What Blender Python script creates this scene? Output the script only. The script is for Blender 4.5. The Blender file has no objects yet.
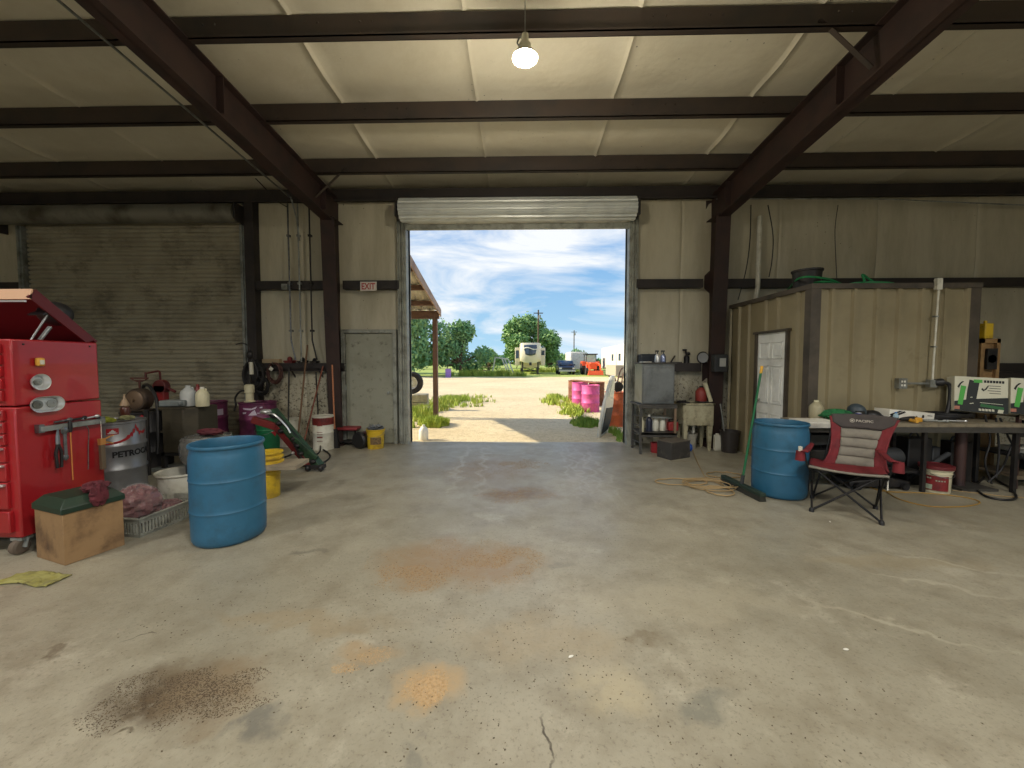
import bpy, math, random
from mathutils import Vector, Matrix, noise, Euler
C = bpy.context.scene.collection
PI = math.pi
random.seed(7)
# ---------------------------------------------------------------- camera
F, H = 390.0, 1.62
YAW, PITCH, SH = math.radians(1.32), math.radians(2.7), -4.6/1024
CAM = Vector((0, 0, H))
RC = Euler((PI/2-PITCH, 0, YAW)).to_matrix()
def ray(px, py):
    return RC @ Vector(((px-512)/F, (384+1024*SH-py)/F, -1))
def G(px, py, z=0.0):
    d = ray(px, py); return CAM + d*((z-H)/d.z)
def PY(px, py, y):
    d = ray(px, py); return CAM + d*(y/d.y)
def PX(px, py, x):
    d = ray(px, py); return CAM + d*(x/d.x)
# ---------------------------------------------------------------- mesh builder
def spline(pts, n=6):
    pts = [Vector(p) for p in pts]; out = []
    P = [pts[0]*2-pts[1]] + pts + [pts[-1]*2-pts[-2]]
    for i in range(1, len(P)-2):
        a, b, c, d = P[i-1], P[i], P[i+1], P[i+2]
        for k in range(n):
            t = k/n
            out.append(0.5*((2*b)+(c-a)*t+(2*a-5*b+4*c-d)*t*t+(3*b-a-3*c+d)*t**3))
    out.append(pts[-1]); return out
class MB:
    def __init__(s): s.v = []; s.f = []; s.mi = []; s.m = 0; s.T = None
    def add(s, vs, fs):
        b = len(s.v)
        s.v += [(s.T @ Vector(v)) if s.T else Vector(v) for v in vs]
        s.f += [tuple(b+i for i in f) for f in fs]; s.mi += [s.m]*len(fs); return s
    def bb(s, lo, hi):
        x, y, z = lo; X, Y, Z = hi
        return s.add([(x,y,z),(X,y,z),(X,Y,z),(x,Y,z),(x,y,Z),(X,y,Z),(X,Y,Z),(x,Y,Z)],
                     [(0,3,2,1),(4,5,6,7),(0,1,5,4),(1,2,6,5),(2,3,7,6),(3,0,4,7)])
    def box(s, c, d, rot=None):
        R = rot if isinstance(rot, Matrix) else (Euler(rot).to_matrix() if rot else Matrix.Identity(3))
        c = Vector(c); h = Vector(d)/2
        vs = [c+R@Vector((a*h.x, b*h.y, e*h.z)) for e in (-1,1) for a, b in ((-1,-1),(1,-1),(1,1),(-1,1))]
        return s.add(vs, [(0,3,2,1),(4,5,6,7),(0,1,5,4),(1,2,6,5),(2,3,7,6),(3,0,4,7)])
    def taper(s, c, d0, d1, h):          # frustum box: base centre c, base size, top size
        c = Vector(c); vs = []
        for d, z in ((d0, 0), (d1, h)):
            vs += [c+Vector((a*d[0]/2, b*d[1]/2, z)) for a, b in ((-1,-1),(1,-1),(1,1),(-1,1))]
        return s.add(vs, [(0,3,2,1),(4,5,6,7),(0,1,5,4),(1,2,6,5),(2,3,7,6),(3,0,4,7)])
    def bar(s, p0, p1, w, t=None, up=(0,0,1)):   # rectangular bar between two points
        p0, p1 = Vector(p0), Vector(p1); t = t or w; d = p1-p0; L = d.length; d.normalize()
        u = Vector(up).cross(d)
        if u.length < 1e-3: u = Vector((1,0,0)).cross(d)
        u.normalize(); v = d.cross(u)
        vs = [p+u*(a*w/2)+v*(b*t/2) for p in (p0, p1) for a, b in ((-1,-1),(1,-1),(1,1),(-1,1))]
        return s.add(vs, [(0,3,2,1),(4,5,6,7),(0,1,5,4),(1,2,6,5),(2,3,7,6),(3,0,4,7)])
    def tube(s, pts, r, seg=8, closed=False):
        pts = [Vector(p) for p in pts]; n = len(pts); vs = []; fs = []
        rr = r if isinstance(r, (list, tuple)) else [r]*n
        pu = None
        for i, p in enumerate(pts):
            if closed: d = pts[(i+1) % n]-pts[i-1]
            else: d = pts[min(i+1, n-1)]-pts[max(i-1, 0)]
            if d.length < 1e-9: d = Vector((0,0,1))
            d.normalize()
            if pu is None:
                u = Vector((0,0,1)).cross(d)
                if u.length < 1e-2: u = Vector((1,0,0)).cross(d)
            else:
                u = pu - d*pu.dot(d)
                if u.length < 1e-6: u = Vector((1,0,0)).cross(d)
            u.normalize(); pu = u; v = d.cross(u)
            vs += [p+(u*math.cos(2*PI*k/seg)+v*math.sin(2*PI*k/seg))*rr[i] for k in range(seg)]
        m = n if closed else n-1
        for i in range(m):
            j = (i+1) % n
            for k in range(seg):
                l = (k+1) % seg
                fs.append((i*seg+k, i*seg+l, j*seg+l, j*seg+k))
        if not closed:
            fs.append(tuple(reversed(range(seg)))); fs.append(tuple((n-1)*seg+k for k in range(seg)))
        return s.add(vs, fs)
    def lathe(s, prof, c=(0,0,0), seg=32, M=None, a0=0, a1=2*PI, caps=True):
        M = M or Matrix.Identity(3); c = Vector(c); vs = []; fs = []; n = len(prof)
        full = abs(a1-a0-2*PI) < 1e-6; S = seg if full else seg+1
        for r, z in prof:
            for k in range(S):
                a = a0+(a1-a0)*k/seg
                vs.append(c+M@Vector((r*math.cos(a), r*math.sin(a), z)))
        for i in range(n-1):
            for k in range(seg):
                l = (k+1) % S
                fs.append((i*S+k, i*S+l, (i+1)*S+l, (i+1)*S+k))
        if full and caps and tuple(prof[0]) != tuple(prof[-1]):
            if prof[0][0] > 1e-5: fs.append(tuple(reversed(range(S))))
            if prof[-1][0] > 1e-5: fs.append(tuple((n-1)*S+k for k in range(S)))
        return s.add(vs, fs)
    def cyl(s, p0, p1, r, r1=None, seg=16):
        return s.tube([p0, p1], [r, r if r1 is None else r1], seg)
    def sph(s, c, r, seg=14, rings=8, rot=None):
        r = (r,)*3 if not hasattr(r, '__len__') else r; c = Vector(c); vs = []; fs = []
        R = Euler(rot).to_matrix() if rot else Matrix.Identity(3)
        for i in range(1, rings):
            t = PI*i/rings
            for k in range(seg):
                a = 2*PI*k/seg
                vs.append(c+R@Vector((r[0]*math.sin(t)*math.cos(a), r[1]*math.sin(t)*math.sin(a), r[2]*math.cos(t))))
        vs += [c+R@Vector((0,0,r[2])), c-R@Vector((0,0,r[2]))]; T = len(vs)-2
        for i in range(rings-2):
            for k in range(seg):
                l = (k+1) % seg; fs.append((i*seg+k, (i+1)*seg+k, (i+1)*seg+l, i*seg+l))
        for k in range(seg):
            l = (k+1) % seg; fs.append((T, k, l)); b = (rings-2)*seg; fs.append((T+1, b+l, b+k))
        return s.add(vs, fs)
    def prism(s, poly, o, u, v, w):      # polygon in (u,v) plane at o, extruded along vector w
        o, u, v, w = map(Vector, (o, u, v, w)); n = len(poly)
        vs = [o+u*a+v*b for a, b in poly] + [o+u*a+v*b+w for a, b in poly]
        fs = [tuple(reversed(range(n))), tuple(range(n, 2*n))]+[(i, (i+1) % n, n+(i+1) % n, n+i) for i in range(n)]
        return s.add(vs, fs)
    def grid(s, fn, nu, nv):
        vs = [fn(i/nu, j/nv) for j in range(nv+1) for i in range(nu+1)]; w = nu+1
        return s.add(vs, [(j*w+i, j*w+i+1, (j+1)*w+i+1, (j+1)*w+i) for j in range(nv) for i in range(nu)])
    def build(s, name, mats, parent=None, loc=(0,0,0), rz=0, bevel=0, ang=0.6, solid=0, sub=0):
        me = bpy.data.meshes.new(name); me.from_pydata([tuple(v) for v in s.v], [], s.f)
        if not isinstance(mats, (list, tuple)): mats = [mats]
        for m in mats: me.materials.append(m)
        me.polygons.foreach_set('material_index', s.mi)
        me.polygons.foreach_set('use_smooth', [True]*len(s.f)); me.update()
        try: me.set_sharp_from_angle(angle=ang)
        except Exception: pass
        o = bpy.data.objects.new(name, me); C.objects.link(o)
        o.location = loc; o.rotation_euler = (0,0,rz)
        if parent: o.parent = parent
        if solid:
            d = o.modifiers.new('s', 'SOLIDIFY'); d.thickness = solid; d.offset = 0
        if sub:
            d = o.modifiers.new('u', 'SUBSURF'); d.levels = d.render_levels = sub
        if bevel:
            d = o.modifiers.new('b', 'BEVEL'); d.width = bevel; d.segments = 2; d.limit_method = 'ANGLE'; d.angle_limit = 0.7
        return o
def tag(o, label=None, cat=None, group=None, kind=None):
    if label: o['label'] = label
    if cat: o['category'] = cat
    if group: o['group'] = group
    if kind: o['kind'] = kind
    return o
def thing(name, label, cat, loc=(0,0,0), rz=0, group=None):
    o = bpy.data.objects.new(name, None); C.objects.link(o); o.empty_display_size = .1
    o.location = loc; o.rotation_euler = (0,0,rz); return tag(o, label, cat, group)
def single(mb, name, mats, label, cat, loc=(0,0,0), rz=0, group=None, **k):
    return tag(mb.build(name, mats, None, loc, rz, **k), label, cat, group)
def struct(mb, name, mats, **k):
    return tag(mb.build(name, mats, **k), kind='structure')
def copy_tree(o, parent=None):
    c = o.copy(); C.objects.link(c); c.parent = parent
    for ch in list(o.children): copy_tree(ch, c)
    return c
def text_geo(txt, size, bold=0.0):
    cu = bpy.data.curves.new('t', 'FONT'); cu.body = txt; cu.size = size; cu.offset = bold; cu.resolution_u = 3
    ob = bpy.data.objects.new('t', cu); C.objects.link(ob)
    bpy.context.view_layer.update()
    me = bpy.data.meshes.new_from_object(ob.evaluated_get(bpy.context.evaluated_depsgraph_get()))
    vs = [v.co.copy() for v in me.vertices]; fs = [tuple(p.vertices) for p in me.polygons]
    bpy.data.objects.remove(ob); bpy.data.curves.remove(cu); bpy.data.meshes.remove(me)
    return vs, fs
def text_on(mb, txt, size, o, u, v, bold=0.0, sx=1.0):
    vs, fs = text_geo(txt, size, bold); o, u, v = Vector(o), Vector(u), Vector(v)
    mb.add([o+u*p.x*sx+v*p.y for p in vs], fs)
def wrap_poly(mb, poly, R, a0, z0, cut=.02):   # polygon (x,y) wrapped on a cylinder of radius R
    xs = [p[0] for p in poly]; x = min(xs); X = max(xs); n = max(1, int((X-x)/cut))
    def clip(P, k, keep):
        out = []
        for i in range(len(P)):
            a, b = P[i-1], P[i]; ia, ib = keep(a[0]), keep(b[0])
            if ia != ib: t = (k-a[0])/(b[0]-a[0]); out.append((k, a[1]+(b[1]-a[1])*t))
            if ib: out.append(b)
        return out
    for i in range(n):
        lo, hi = x+(X-x)*i/n, x+(X-x)*(i+1)/n
        P = clip(list(poly), lo, lambda v: v >= lo-1e-9); P = clip(P, hi, lambda v: v <= hi+1e-9) if len(P) > 2 else P
        if len(P) > 2: mb.add([(R*math.cos(a0+u/R), R*math.sin(a0+u/R), z0+w) for u, w in P], [tuple(range(len(P)))])
def text_wrap(mb, txt, size, R, a0, z0, bold=0.0, sx=1.0):
    vs, fs = text_geo(txt, size, bold)
    mb.add([(R*math.cos(a0+p.x*sx/R), R*math.sin(a0+p.x*sx/R), z0+p.y) for p in vs], fs)
def lump(mb, c, r, seed=0, amp=.25, fq=3.0, seg=28, rings=18, flat=None, ridge=True):
    c = Vector(c); r = Vector(r if hasattr(r, '__len__') else (r,)*3); vs = []; fs = []
    so = Vector((seed*7.3, seed*3.1, seed*1.7))
    def P(t, a):
        d = Vector((math.sin(t)*math.cos(a), math.sin(t)*math.sin(a), math.cos(t)))
        n = noise.fractal(d*fq+so, 1.0, 2.0, 4)
        if ridge: n = 0.5-abs(n)*2
        p = Vector((d.x*r.x, d.y*r.y, d.z*r.z))*(1+amp*n)+c
        if flat is not None and p.z < flat: p.z = flat
        return p
    for i in range(1, rings):
        for k in range(seg): vs.append(P(PI*i/rings, 2*PI*k/seg))
    vs += [P(0, 0), P(PI, 0)]; T = len(vs)-2
    for i in range(rings-2):
        for k in range(seg):
            l = (k+1) % seg; fs.append((i*seg+k, (i+1)*seg+k, (i+1)*seg+l, i*seg+l))
    for k in range(seg):
        l = (k+1) % seg; fs.append((T, k, l)); b = (rings-2)*seg; fs.append((T+1, b+l, b+k))
    mb.add(vs, fs)
# ---------------------------------------------------------------- materials
def lin(c):
    return tuple((x/255/12.92 if x/255 <= .04045 else ((x/255+.055)/1.055)**2.4) for x in c[:3])+(1,)
class NT:
    def __init__(s, m): s.t = m.node_tree; s.n = s.t.nodes; s.l = s.t.links
    def N(s, ty, **k):
        n = s.n.new(ty)
        for a, b in k.items():
            if a.startswith('i_'):
                n.inputs[int(a[2:]) if a[2:].isdigit() else a[2:].replace('_', ' ')].default_value = b
            else: setattr(n, a, b)
        return n
    def L(s, a, b): s.l.new(a, b)
    def noise(s, vec, scale, detail=4, rough=.6):
        n = s.N('ShaderNodeTexNoise'); n.inputs['Scale'].default_value = scale; n.inputs['Detail'].default_value = detail
        n.inputs['Roughness'].default_value = rough; s.L(vec, n.inputs['Vector']); return n.outputs['Fac']
    def ramp(s, fac, a, b, c0=(0,0,0,1), c1=(1,1,1,1)):
        r = s.N('ShaderNodeValToRGB'); e = r.color_ramp.elements
        e[0].position = a; e[0].color = c0; e[1].position = b; e[1].color = c1
        s.L(fac, r.inputs[0]); return r.outputs[0]
    def mix(s, fac, a, b, mode='MIX'):
        m = s.N('ShaderNodeMix', data_type='RGBA', blend_type=mode)
        for sock, v in ((0, fac), (6, a), (7, b)):
            if hasattr(v, 'links') or hasattr(v, 'is_linked'): s.L(v, m.inputs[sock])
            else: m.inputs[sock].default_value = v
        return m.outputs[2]
    def math(s, op, a, b=None, clamp=False):
        m = s.N('ShaderNodeMath', operation=op, use_clamp=clamp)
        for i, v in ((0, a), (1, b)):
            if v is None: continue
            if hasattr(v, 'is_linked'): s.L(v, m.inputs[i])
            else: m.inputs[i].default_value = v
        return m.outputs[0]
MATS = {}
def mat(name, col, rough=.6, metal=0.0, col2=None, ns=6.0, lo=.45, hi=.7, dirt=None, ds=2.0, dlo=.5, dhi=.75, bump=0.0, bs=40.0,
        emit=0, alpha=1.0, trans=0.0, coat=0.0, ior=None, spec=None):
    if name in MATS: return MATS[name]
    m = bpy.data.materials.new(name); m.use_nodes = True; t = NT(m); MATS[name] = m
    b = t.n['Principled BSDF']; tc = t.N('ShaderNodeTexCoord').outputs['Object']
    c = lin(col); b.inputs['Base Color'].default_value = c; b.inputs['Roughness'].default_value = rough
    b.inputs['Metallic'].default_value = metal
    cc = None
    if col2: cc = t.mix(t.ramp(t.noise(tc, ns), lo, hi), c, lin(col2))
    if dirt: cc = t.mix(t.ramp(t.noise(tc, ds, 8, .7), dlo, dhi), cc if cc is not None else c, lin(dirt))
    if cc is not None: t.L(cc, b.inputs['Base Color'])
    if bump:
        bn = t.N('ShaderNodeBump'); bn.inputs['Strength'].default_value = bump; bn.inputs['Distance'].default_value = .02
        t.L(t.noise(tc, bs, 5), bn.inputs['Height']); t.L(bn.outputs[0], b.inputs['Normal'])
    if emit:
        b.inputs['Emission Color'].default_value = c; b.inputs['Emission Strength'].default_value = emit
    if trans: b.inputs['Transmission Weight'].default_value = trans
    if alpha < 1: b.inputs['Alpha'].default_value = alpha
    if coat: b.inputs['Coat Weight'].default_value = coat
    if spec is not None: b.inputs['Specular IOR Level'].default_value = spec
    return m
# ---------------------------------------------------------------- camera, view
cd = bpy.data.cameras.new('camera'); cam = bpy.data.objects.new('camera', cd); C.objects.link(cam)
cam.location = CAM; cam.rotation_euler = (PI/2-PITCH, 0, YAW)
cd.sensor_width = 36; cd.lens = F/1024*36; cd.shift_y = SH; cd.clip_end = 2000; cd.clip_start = .05
sc = bpy.context.scene; sc.camera = cam
vs_ = sc.view_settings; vs_.view_transform = 'Standard'; vs_.look = 'None'; vs_.gamma = 1; vs_.use_curve_mapping = False
vs_.exposure = 0.0
WY = 7.70          # inner face of the north wall
XW = 11.4
def roofz(y): return 4.66+.0833*(WY-y)          # purlin underside
# ---------------------------------------------------------------- room materials
def floor_material():
    m = bpy.data.materials.new('worn_concrete'); m.use_nodes = True; t = NT(m); b = t.n['Principled BSDF']
    tc = t.N('ShaderNodeTexCoord').outputs['Object']
    base = t.mix(t.ramp(t.noise(tc, .55, 6, .65), .35, .68), lin((137,132,115)), lin((161,155,137)))
    base = t.mix(t.ramp(t.noise(tc, 3.2, 8, .7), .45, .8), base, lin((120,112,94)))
    base = t.mix(t.math('MULTIPLY', t.ramp(t.noise(tc, 1.7, 9, .75), .56, .72), .55), base, lin((186,180,162)))
    base = t.mix(t.math('MULTIPLY', t.ramp(t.noise(tc, 46, 5, .75), .54, .68), .6), base, lin((92,84,68)))
    # distorted position for stain outlines
    dn = t.N('ShaderNodeTexNoise'); dn.inputs['Scale'].default_value = 3.5; dn.inputs['Detail'].default_value = 6; t.L(tc, dn.inputs['Vector'])
    off = t.N('ShaderNodeVectorMath', operation='SUBTRACT'); t.L(dn.outputs['Color'], off.inputs[0]); off.inputs[1].default_value = (.5,.5,.5)
    sc_ = t.N('ShaderNodeVectorMath', operation='SCALE'); t.L(off.outputs[0], sc_.inputs[0]); sc_.inputs['Scale'].default_value = .55
    pos = t.N('ShaderNodeVectorMath', operation='ADD'); t.L(tc, pos.inputs[0]); t.L(sc_.outputs[0], pos.inputs[1])
    def spot(px, py, rx, ry, col, amt, soft=.5, rot=0, p=None):
        nonlocal base
        c = G(px, py) if p is None else Vector(p)
        mp = t.N('ShaderNodeMapping', vector_type='TEXTURE'); mp.inputs['Location'].default_value = (c.x, c.y, 0)
        mp.inputs['Rotation'].default_value = (0,0,rot); mp.inputs['Scale'].default_value = (rx, ry, 1)
        t.L(pos.outputs[0], mp.inputs['Vector'])
        ln = t.N('ShaderNodeVectorMath', operation='LENGTH'); t.L(mp.outputs[0], ln.inputs[0])
        f = t.ramp(ln.outputs['Value'], soft, 1.0, (1,1,1,1), (0,0,0,1))
        f = t.math('MULTIPLY', f, t.math('MULTIPLY', t.ramp(t.noise(tc, 14, 6, .8), .18, .52), amt))
        base = t.mix(f, base, lin(col))
    spot(455, 562, .82, .50, (140,120,92), 1.0, .45)
    spot(492, 469, .80, 1.0, (134,118,92), .9, .4)
    spot(515, 494, .6, .34, (118,100,76), 1.0, .4)
    spot(160, 700, .42, .24, (84,72,56), 1.0, .3)
    spot(220, 688, .36, .24, (126,110,86), .8, .3)
    spot(432, 690, .20, .16, (164,142,108), .9, .5)
    spot(366, 655, .22, .13, (152,132,102), .8, .4)
    for px, py, rx, ry, col, a in ((250,722,.11,.1,(104,102,94),.8), (710,710,.15,.1,(108,108,98),.7), (412,750,.11,.06,(112,110,100),.7),
            (548,748,.022,.11,(52,44,32),.9), (310,553,.16,.05,(108,103,90),.7), (95,745,.06,.02,(70,58,40),.8), (140,638,.09,.012,(56,46,34),.8),
            (555,568,.14,.07,(120,116,104),.6), (48,655,.12,.03,(88,76,58),.6), (890,560,.9,.12,(146,134,108),.5), (680,600,1.0,.25,(168,160,138),.35),
            (540,640,.6,.25,(158,142,112),.4), (640,640,.16,.04,(112,100,78),.6), (300,620,.7,.12,(140,124,96),.5), (610,690,.25,.2,(176,164,134),.5)):
        spot(px, py, rx, ry, col, a)
    # pale tyre tracks running in from the door
    for x in (.72, .86, 1.05, 1.2):
        spot(0, 0, .045, 2.2, (186,182,168), .3, .2, 0, (x, 6.0, 0))
    for x in (-.95, -.6):
        spot(0, 0, .06, 2.0, (188,184,170), .35, .3, .06, (x, 6.2, 0))
    for x in (4.6, 5.1, 3.9):       # faint curved scuffs on the right
        spot(0, 0, .6, .03, (182,176,156), .5, .3, -.5, (x-1.6, x*.62, 0))
    t.L(base, b.inputs['Base Color'])
    r = t.ramp(t.noise(tc, 2.0, 5, .6), .3, .7, (.30,.30,.30,1), (.52,.52,.52,1)); t.L(r, b.inputs['Roughness'])
    bn = t.N('ShaderNodeBump'); bn.inputs['Strength'].default_value = .35; bn.inputs['Distance'].default_value = .01
    t.L(t.math('ADD', t.noise(tc, 9, 8, .7), t.math('MULTIPLY', t.noise(tc, 90, 3), .35)), bn.inputs['Height']); t.L(bn.outputs[0], b.inputs['Normal'])
    return m
def vinyl(name, col, dirt, damt=.5, rough=.45, streak=False, soot=(44,40,34)):
    m = bpy.data.materials.new(name); m.use_nodes = True; t = NT(m); b = t.n['Principled BSDF']
    tc = t.N('ShaderNodeTexCoord').outputs['Object']
    mp = t.N('ShaderNodeMapping'); mp.inputs['Scale'].default_value = (1.6,1,.35) if streak else (1,1,1); t.L(tc, mp.inputs['Vector'])
    base = t.mix(t.math('MULTIPLY', t.ramp(t.noise(mp.outputs[0], 1.3, 8, .7), .4, .75), damt), lin(col), lin(dirt))
    base = t.mix(t.math('MULTIPLY', t.ramp(t.noise(mp.outputs[0], 5.5, 9, .8), .6, .78), .5*damt), base, lin(soot))
    # grit dots
    vo = t.N('ShaderNodeTexVoronoi'); vo.inputs['Scale'].default_value = 9; t.L(tc, vo.inputs['Vector'])
    base = t.mix(t.math('MULTIPLY', t.ramp(vo.outputs['Distance'], .05, .09, (1,1,1,1), (0,0,0,1)), t.ramp(t.noise(tc, 1.1, 3), .5, .62)), base, lin(soot))
    if streak:      # mud splatter low on the wall
        sp = t.N('ShaderNodeSeparateXYZ'); t.L(tc, sp.inputs[0])
        low = t.ramp(t.math('MULTIPLY', sp.outputs['Z'], .2), .22, .30, (1,1,1,1), (0,0,0,1))
        base = t.mix(t.math('MULTIPLY', low, t.ramp(t.noise(tc, 16, 5, .8), .53, .6)), base, lin((70,62,50)))
    t.L(base, b.inputs['Base Color']); b.inputs['Roughness'].default_value = rough
    bn = t.N('ShaderNodeBump'); bn.inputs['Strength'].default_value = .5; bn.inputs['Distance'].default_value = .03
    t.L(t.noise(mp.outputs[0], 3.5, 5, .5), bn.inputs['Height']); t.L(bn.outputs[0], b.inputs['Normal'])
    return m
M_FLOOR = floor_material()
M_CEIL = vinyl('roof_vinyl', (222,216,196), (186,174,146), .4, .34)
M_WALL = vinyl('wall_vinyl', (188,182,160), (138,128,104), .6, .5, True)
M_STEEL = mat('brown_primer_steel', (58,41,37), .62, .1, (44,34,32), 3, dirt=(40,34,32), ds=1.5)
M_PURL = mat('brown_purlin', (60,50,44), .55, .1, (46,42,40), 2.5)
M_GIRT = mat('dark_girt', (48,42,40), .6, .1, (34,32,32), 3)
M_GALV = mat('galvanized', (150,154,150), .45, .55, (112,114,108), 5, dirt=(80,76,66), ds=3)
M_CURT = mat('rollup_curtain', (156,150,130), .5, .1, (128,122,104), 1.3, dirt=(58,52,40), ds=2.2, dlo=.52, dhi=.8)
M_COIL = mat('coil_metal', (206,210,206), .4, .3, (180,184,182), 2)
M_COILD = mat('dusty_coil', (124,122,112), .5, .3, (76,72,60), 2)
M_JAMB = mat('painted_jamb', (150,152,142), .5, .1, (110,110,102), 4, dirt=(70,66,58), ds=5)
M_DOORP = mat('grey_man_door', (146,146,130), .5, 0, (134,134,118), 3, dirt=(78,74,60), ds=9, dlo=.56, dhi=.74)
# ---------------------------------------------------------------- shell
m = MB(); m.bb((-XW, -9, -.15), (XW, WY+.06, 0)); struct(m, 'floor', M_FLOOR)
def insul(m, x0, x1, z0, z1, rows=(0, 1.5, 3.08, 4.75)):
    seams = [-.6+1.83*k for k in range(-7, 8)]
    xs = sorted(set([x0, x1]+[x0+(x1-x0)*i/max(1, int((x1-x0)/.12)) for i in range(int((x1-x0)/.12)+1)]
                    + [s+d for s in seams for d in (-.03, -.012, 0, .012, .03) if x0 < s+d < x1]))
    nz = max(2, int((z1-z0)/.12)); zs = [z0+(z1-z0)*i/nz for i in range(nz+1)]
    def y(x, z):
        seg = [(a, b) for a, b in zip(rows, rows[1:]) if a <= z <= b+1e-6]
        p = 0
        if seg:
            a, b = seg[0]; t = (z-a)/(b-a); p = math.sin(PI*t)**.5*.035 if 0 < t < 1 else 0
        ds = min(abs(x-s) for s in seams); p -= max(0, .03-ds)*.5
        p += .022*noise.noise(Vector((x*1.8, z*.9, 3)))+.012*noise.noise(Vector((x*6, z*1.5, 9)))
        return WY-.045-p
    w = len(xs); vs = [(x, y(x, z), z) for z in zs for x in xs]; fs = [(j*w+i, j*w+i+1, (j+1)*w+i+1, (j+1)*w+i) for j in range(len(zs)-1) for i in range(w-1)]
    m.add(vs, fs)
    m.bb((x0, WY-.03, z0), (x1, WY+.08, z1))
DL, DR, DH = -2.20, 2.04, 4.27
m = MB()
insul(m, -XW, -9.72, 0, 4.95); insul(m, -9.72, -5.42, 4.2, 4.95, (4.2, 4.95)); insul(m, -5.42, DL, 0, 4.95)
insul(m, DL, DR, DH, 4.95, (4.27, 4.95)); insul(m, DR, XW, 0, 4.95)
struct(m, 'wall_north', M_WALL)
for nm, x in (('wall_west', -XW), ('wall_east', XW)):
    m = MB(); m.bb((min(x, x*1.01), -9, 0), (max(x, x*1.01), WY+.08, 6.6)); struct(m, nm, M_WALL)
# south side stands open behind the photographer: three wide doorways under a header
m = MB(); m.bb((-XW, -9.1, 4.6), (XW, -9, 6.7))
for x in (-XW+.3, -3.56, 3.56, XW-.3): m.bb((x-.4, -9.1, 0), (x+.4, -9, 4.7))
struct(m, 'wall_south', M_WALL)
# ceiling: vinyl faced insulation sagging between the purlins
def _py(px):
    d = ray(521, px); return d.y*(4.66+.0833*WY-H)/(d.z+.0833*d.y)
purl = [_py(173), _py(121), _py(38)]; purl += [purl[2]-1.24*k for k in range(1, 9)]       # purlin centre lines
seams = [-.6+1.83*k for k in range(-7, 8)]
xs = sorted(set([-XW, XW]+[-XW+i*.15 for i in range(152)]+[s+d for s in seams for d in (-.05, -.02, 0, .02, .05)]))
ys = [WY-i*.14 for i in range(120)]
def cz(x, y):
    z = roofz(y)+.30
    d = min(abs(y-p) for p in purl+[WY+.05]); t = min(1, d/.62)
    z -= .05*(math.sin(PI/2*t))**.7
    ds = min(abs(x-s) for s in seams); z -= max(0, .05-ds)*.55
    z += .016*noise.noise(Vector((x*1.3, y*2.2, 1)))
    return z
m = MB(); w = len(xs)
m.add([(x, y, cz(x, y)) for y in ys for x in xs], [(j*w+i, j*w+i+1, (j+1)*w+i+1, (j+1)*w+i) for j in range(len(ys)-1) for i in range(w-1)])
m.add([(-XW,WY+.3,roofz(WY)+.36),(XW,WY+.3,roofz(WY)+.36),(XW,-9.1,roofz(-9.1)+.40),(-XW,-9.1,roofz(-9.1)+.40)], [(0,3,2,1)])
struct(m, 'ceiling', M_CEIL)
# purlins (Z sections)
for k, y in enumerate(purl):
    m = MB(); z = roofz(y); t = .012
    m.bb((-XW, y-t/2, z), (XW, y+t/2, z+.27)); m.bb((-XW, y-.07, z), (XW, y, z+.012)); m.bb((-XW, y, z+.258), (XW, y+.07, z+.27))
    m.bb((-XW, y-.07, z), (XW, y-.062, z+.03))
    for X in (-3.56, 3.56, -1.9, 1.7):
        for dx in (-.35, -.22, .22, .35):
            for dz in (.08, .19): m.sph((X+dx, y-.01, z+dz), .011, 6, 4)
    o = struct(m, 'roof_beam', M_PURL)
# eave strut
m = MB(); m.bb((-XW, WY-.26, 4.69), (XW, WY-.02, 4.86)); m.bb((-XW, WY-.26, 4.64), (XW, WY-.245, 4.70)); struct(m, 'trim_1', M_GIRT)
# rafters and columns (tapered I sections)
def ibeam_path(m, A, B, dA, dB, fw=.2, tf=.016, tw=.01):
    # A,B: top-flange centre points in the y-z plane at x; dA,dB depth (downwards)
    x = A[0]
    for s in (0, 1):
        a0 = A[2]-(dA if s else 0); b0 = B[2]-(dB if s else 0)
        m.add([(x-fw/2, A[1], a0), (x+fw/2, A[1], a0), (x+fw/2, B[1], b0), (x-fw/2, B[1], b0),
               (x-fw/2, A[1], a0+tf), (x+fw/2, A[1], a0+tf), (x+fw/2, B[1], b0+tf), (x-fw/2, B[1], b0+tf)],
              [(0,3,2,1),(4,5,6,7),(0,1,5,4),(1,2,6,5),(2,3,7,6),(3,0,4,7)])
    m.add([(x-tw, A[1], A[2]), (x+tw, A[1], A[2]), (x+tw, B[1], B[2]), (x-tw, B[1], B[2]),
           (x-tw, A[1], A[2]-dA), (x+tw, A[1], A[2]-dA), (x+tw, B[1], B[2]-dB), (x-tw, B[1], B[2]-dB)],
          [(0,1,2,3),(4,7,6,5),(0,4,5,1),(1,5,6,2),(2,6,7,3),(3,7,4,0)])
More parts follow.
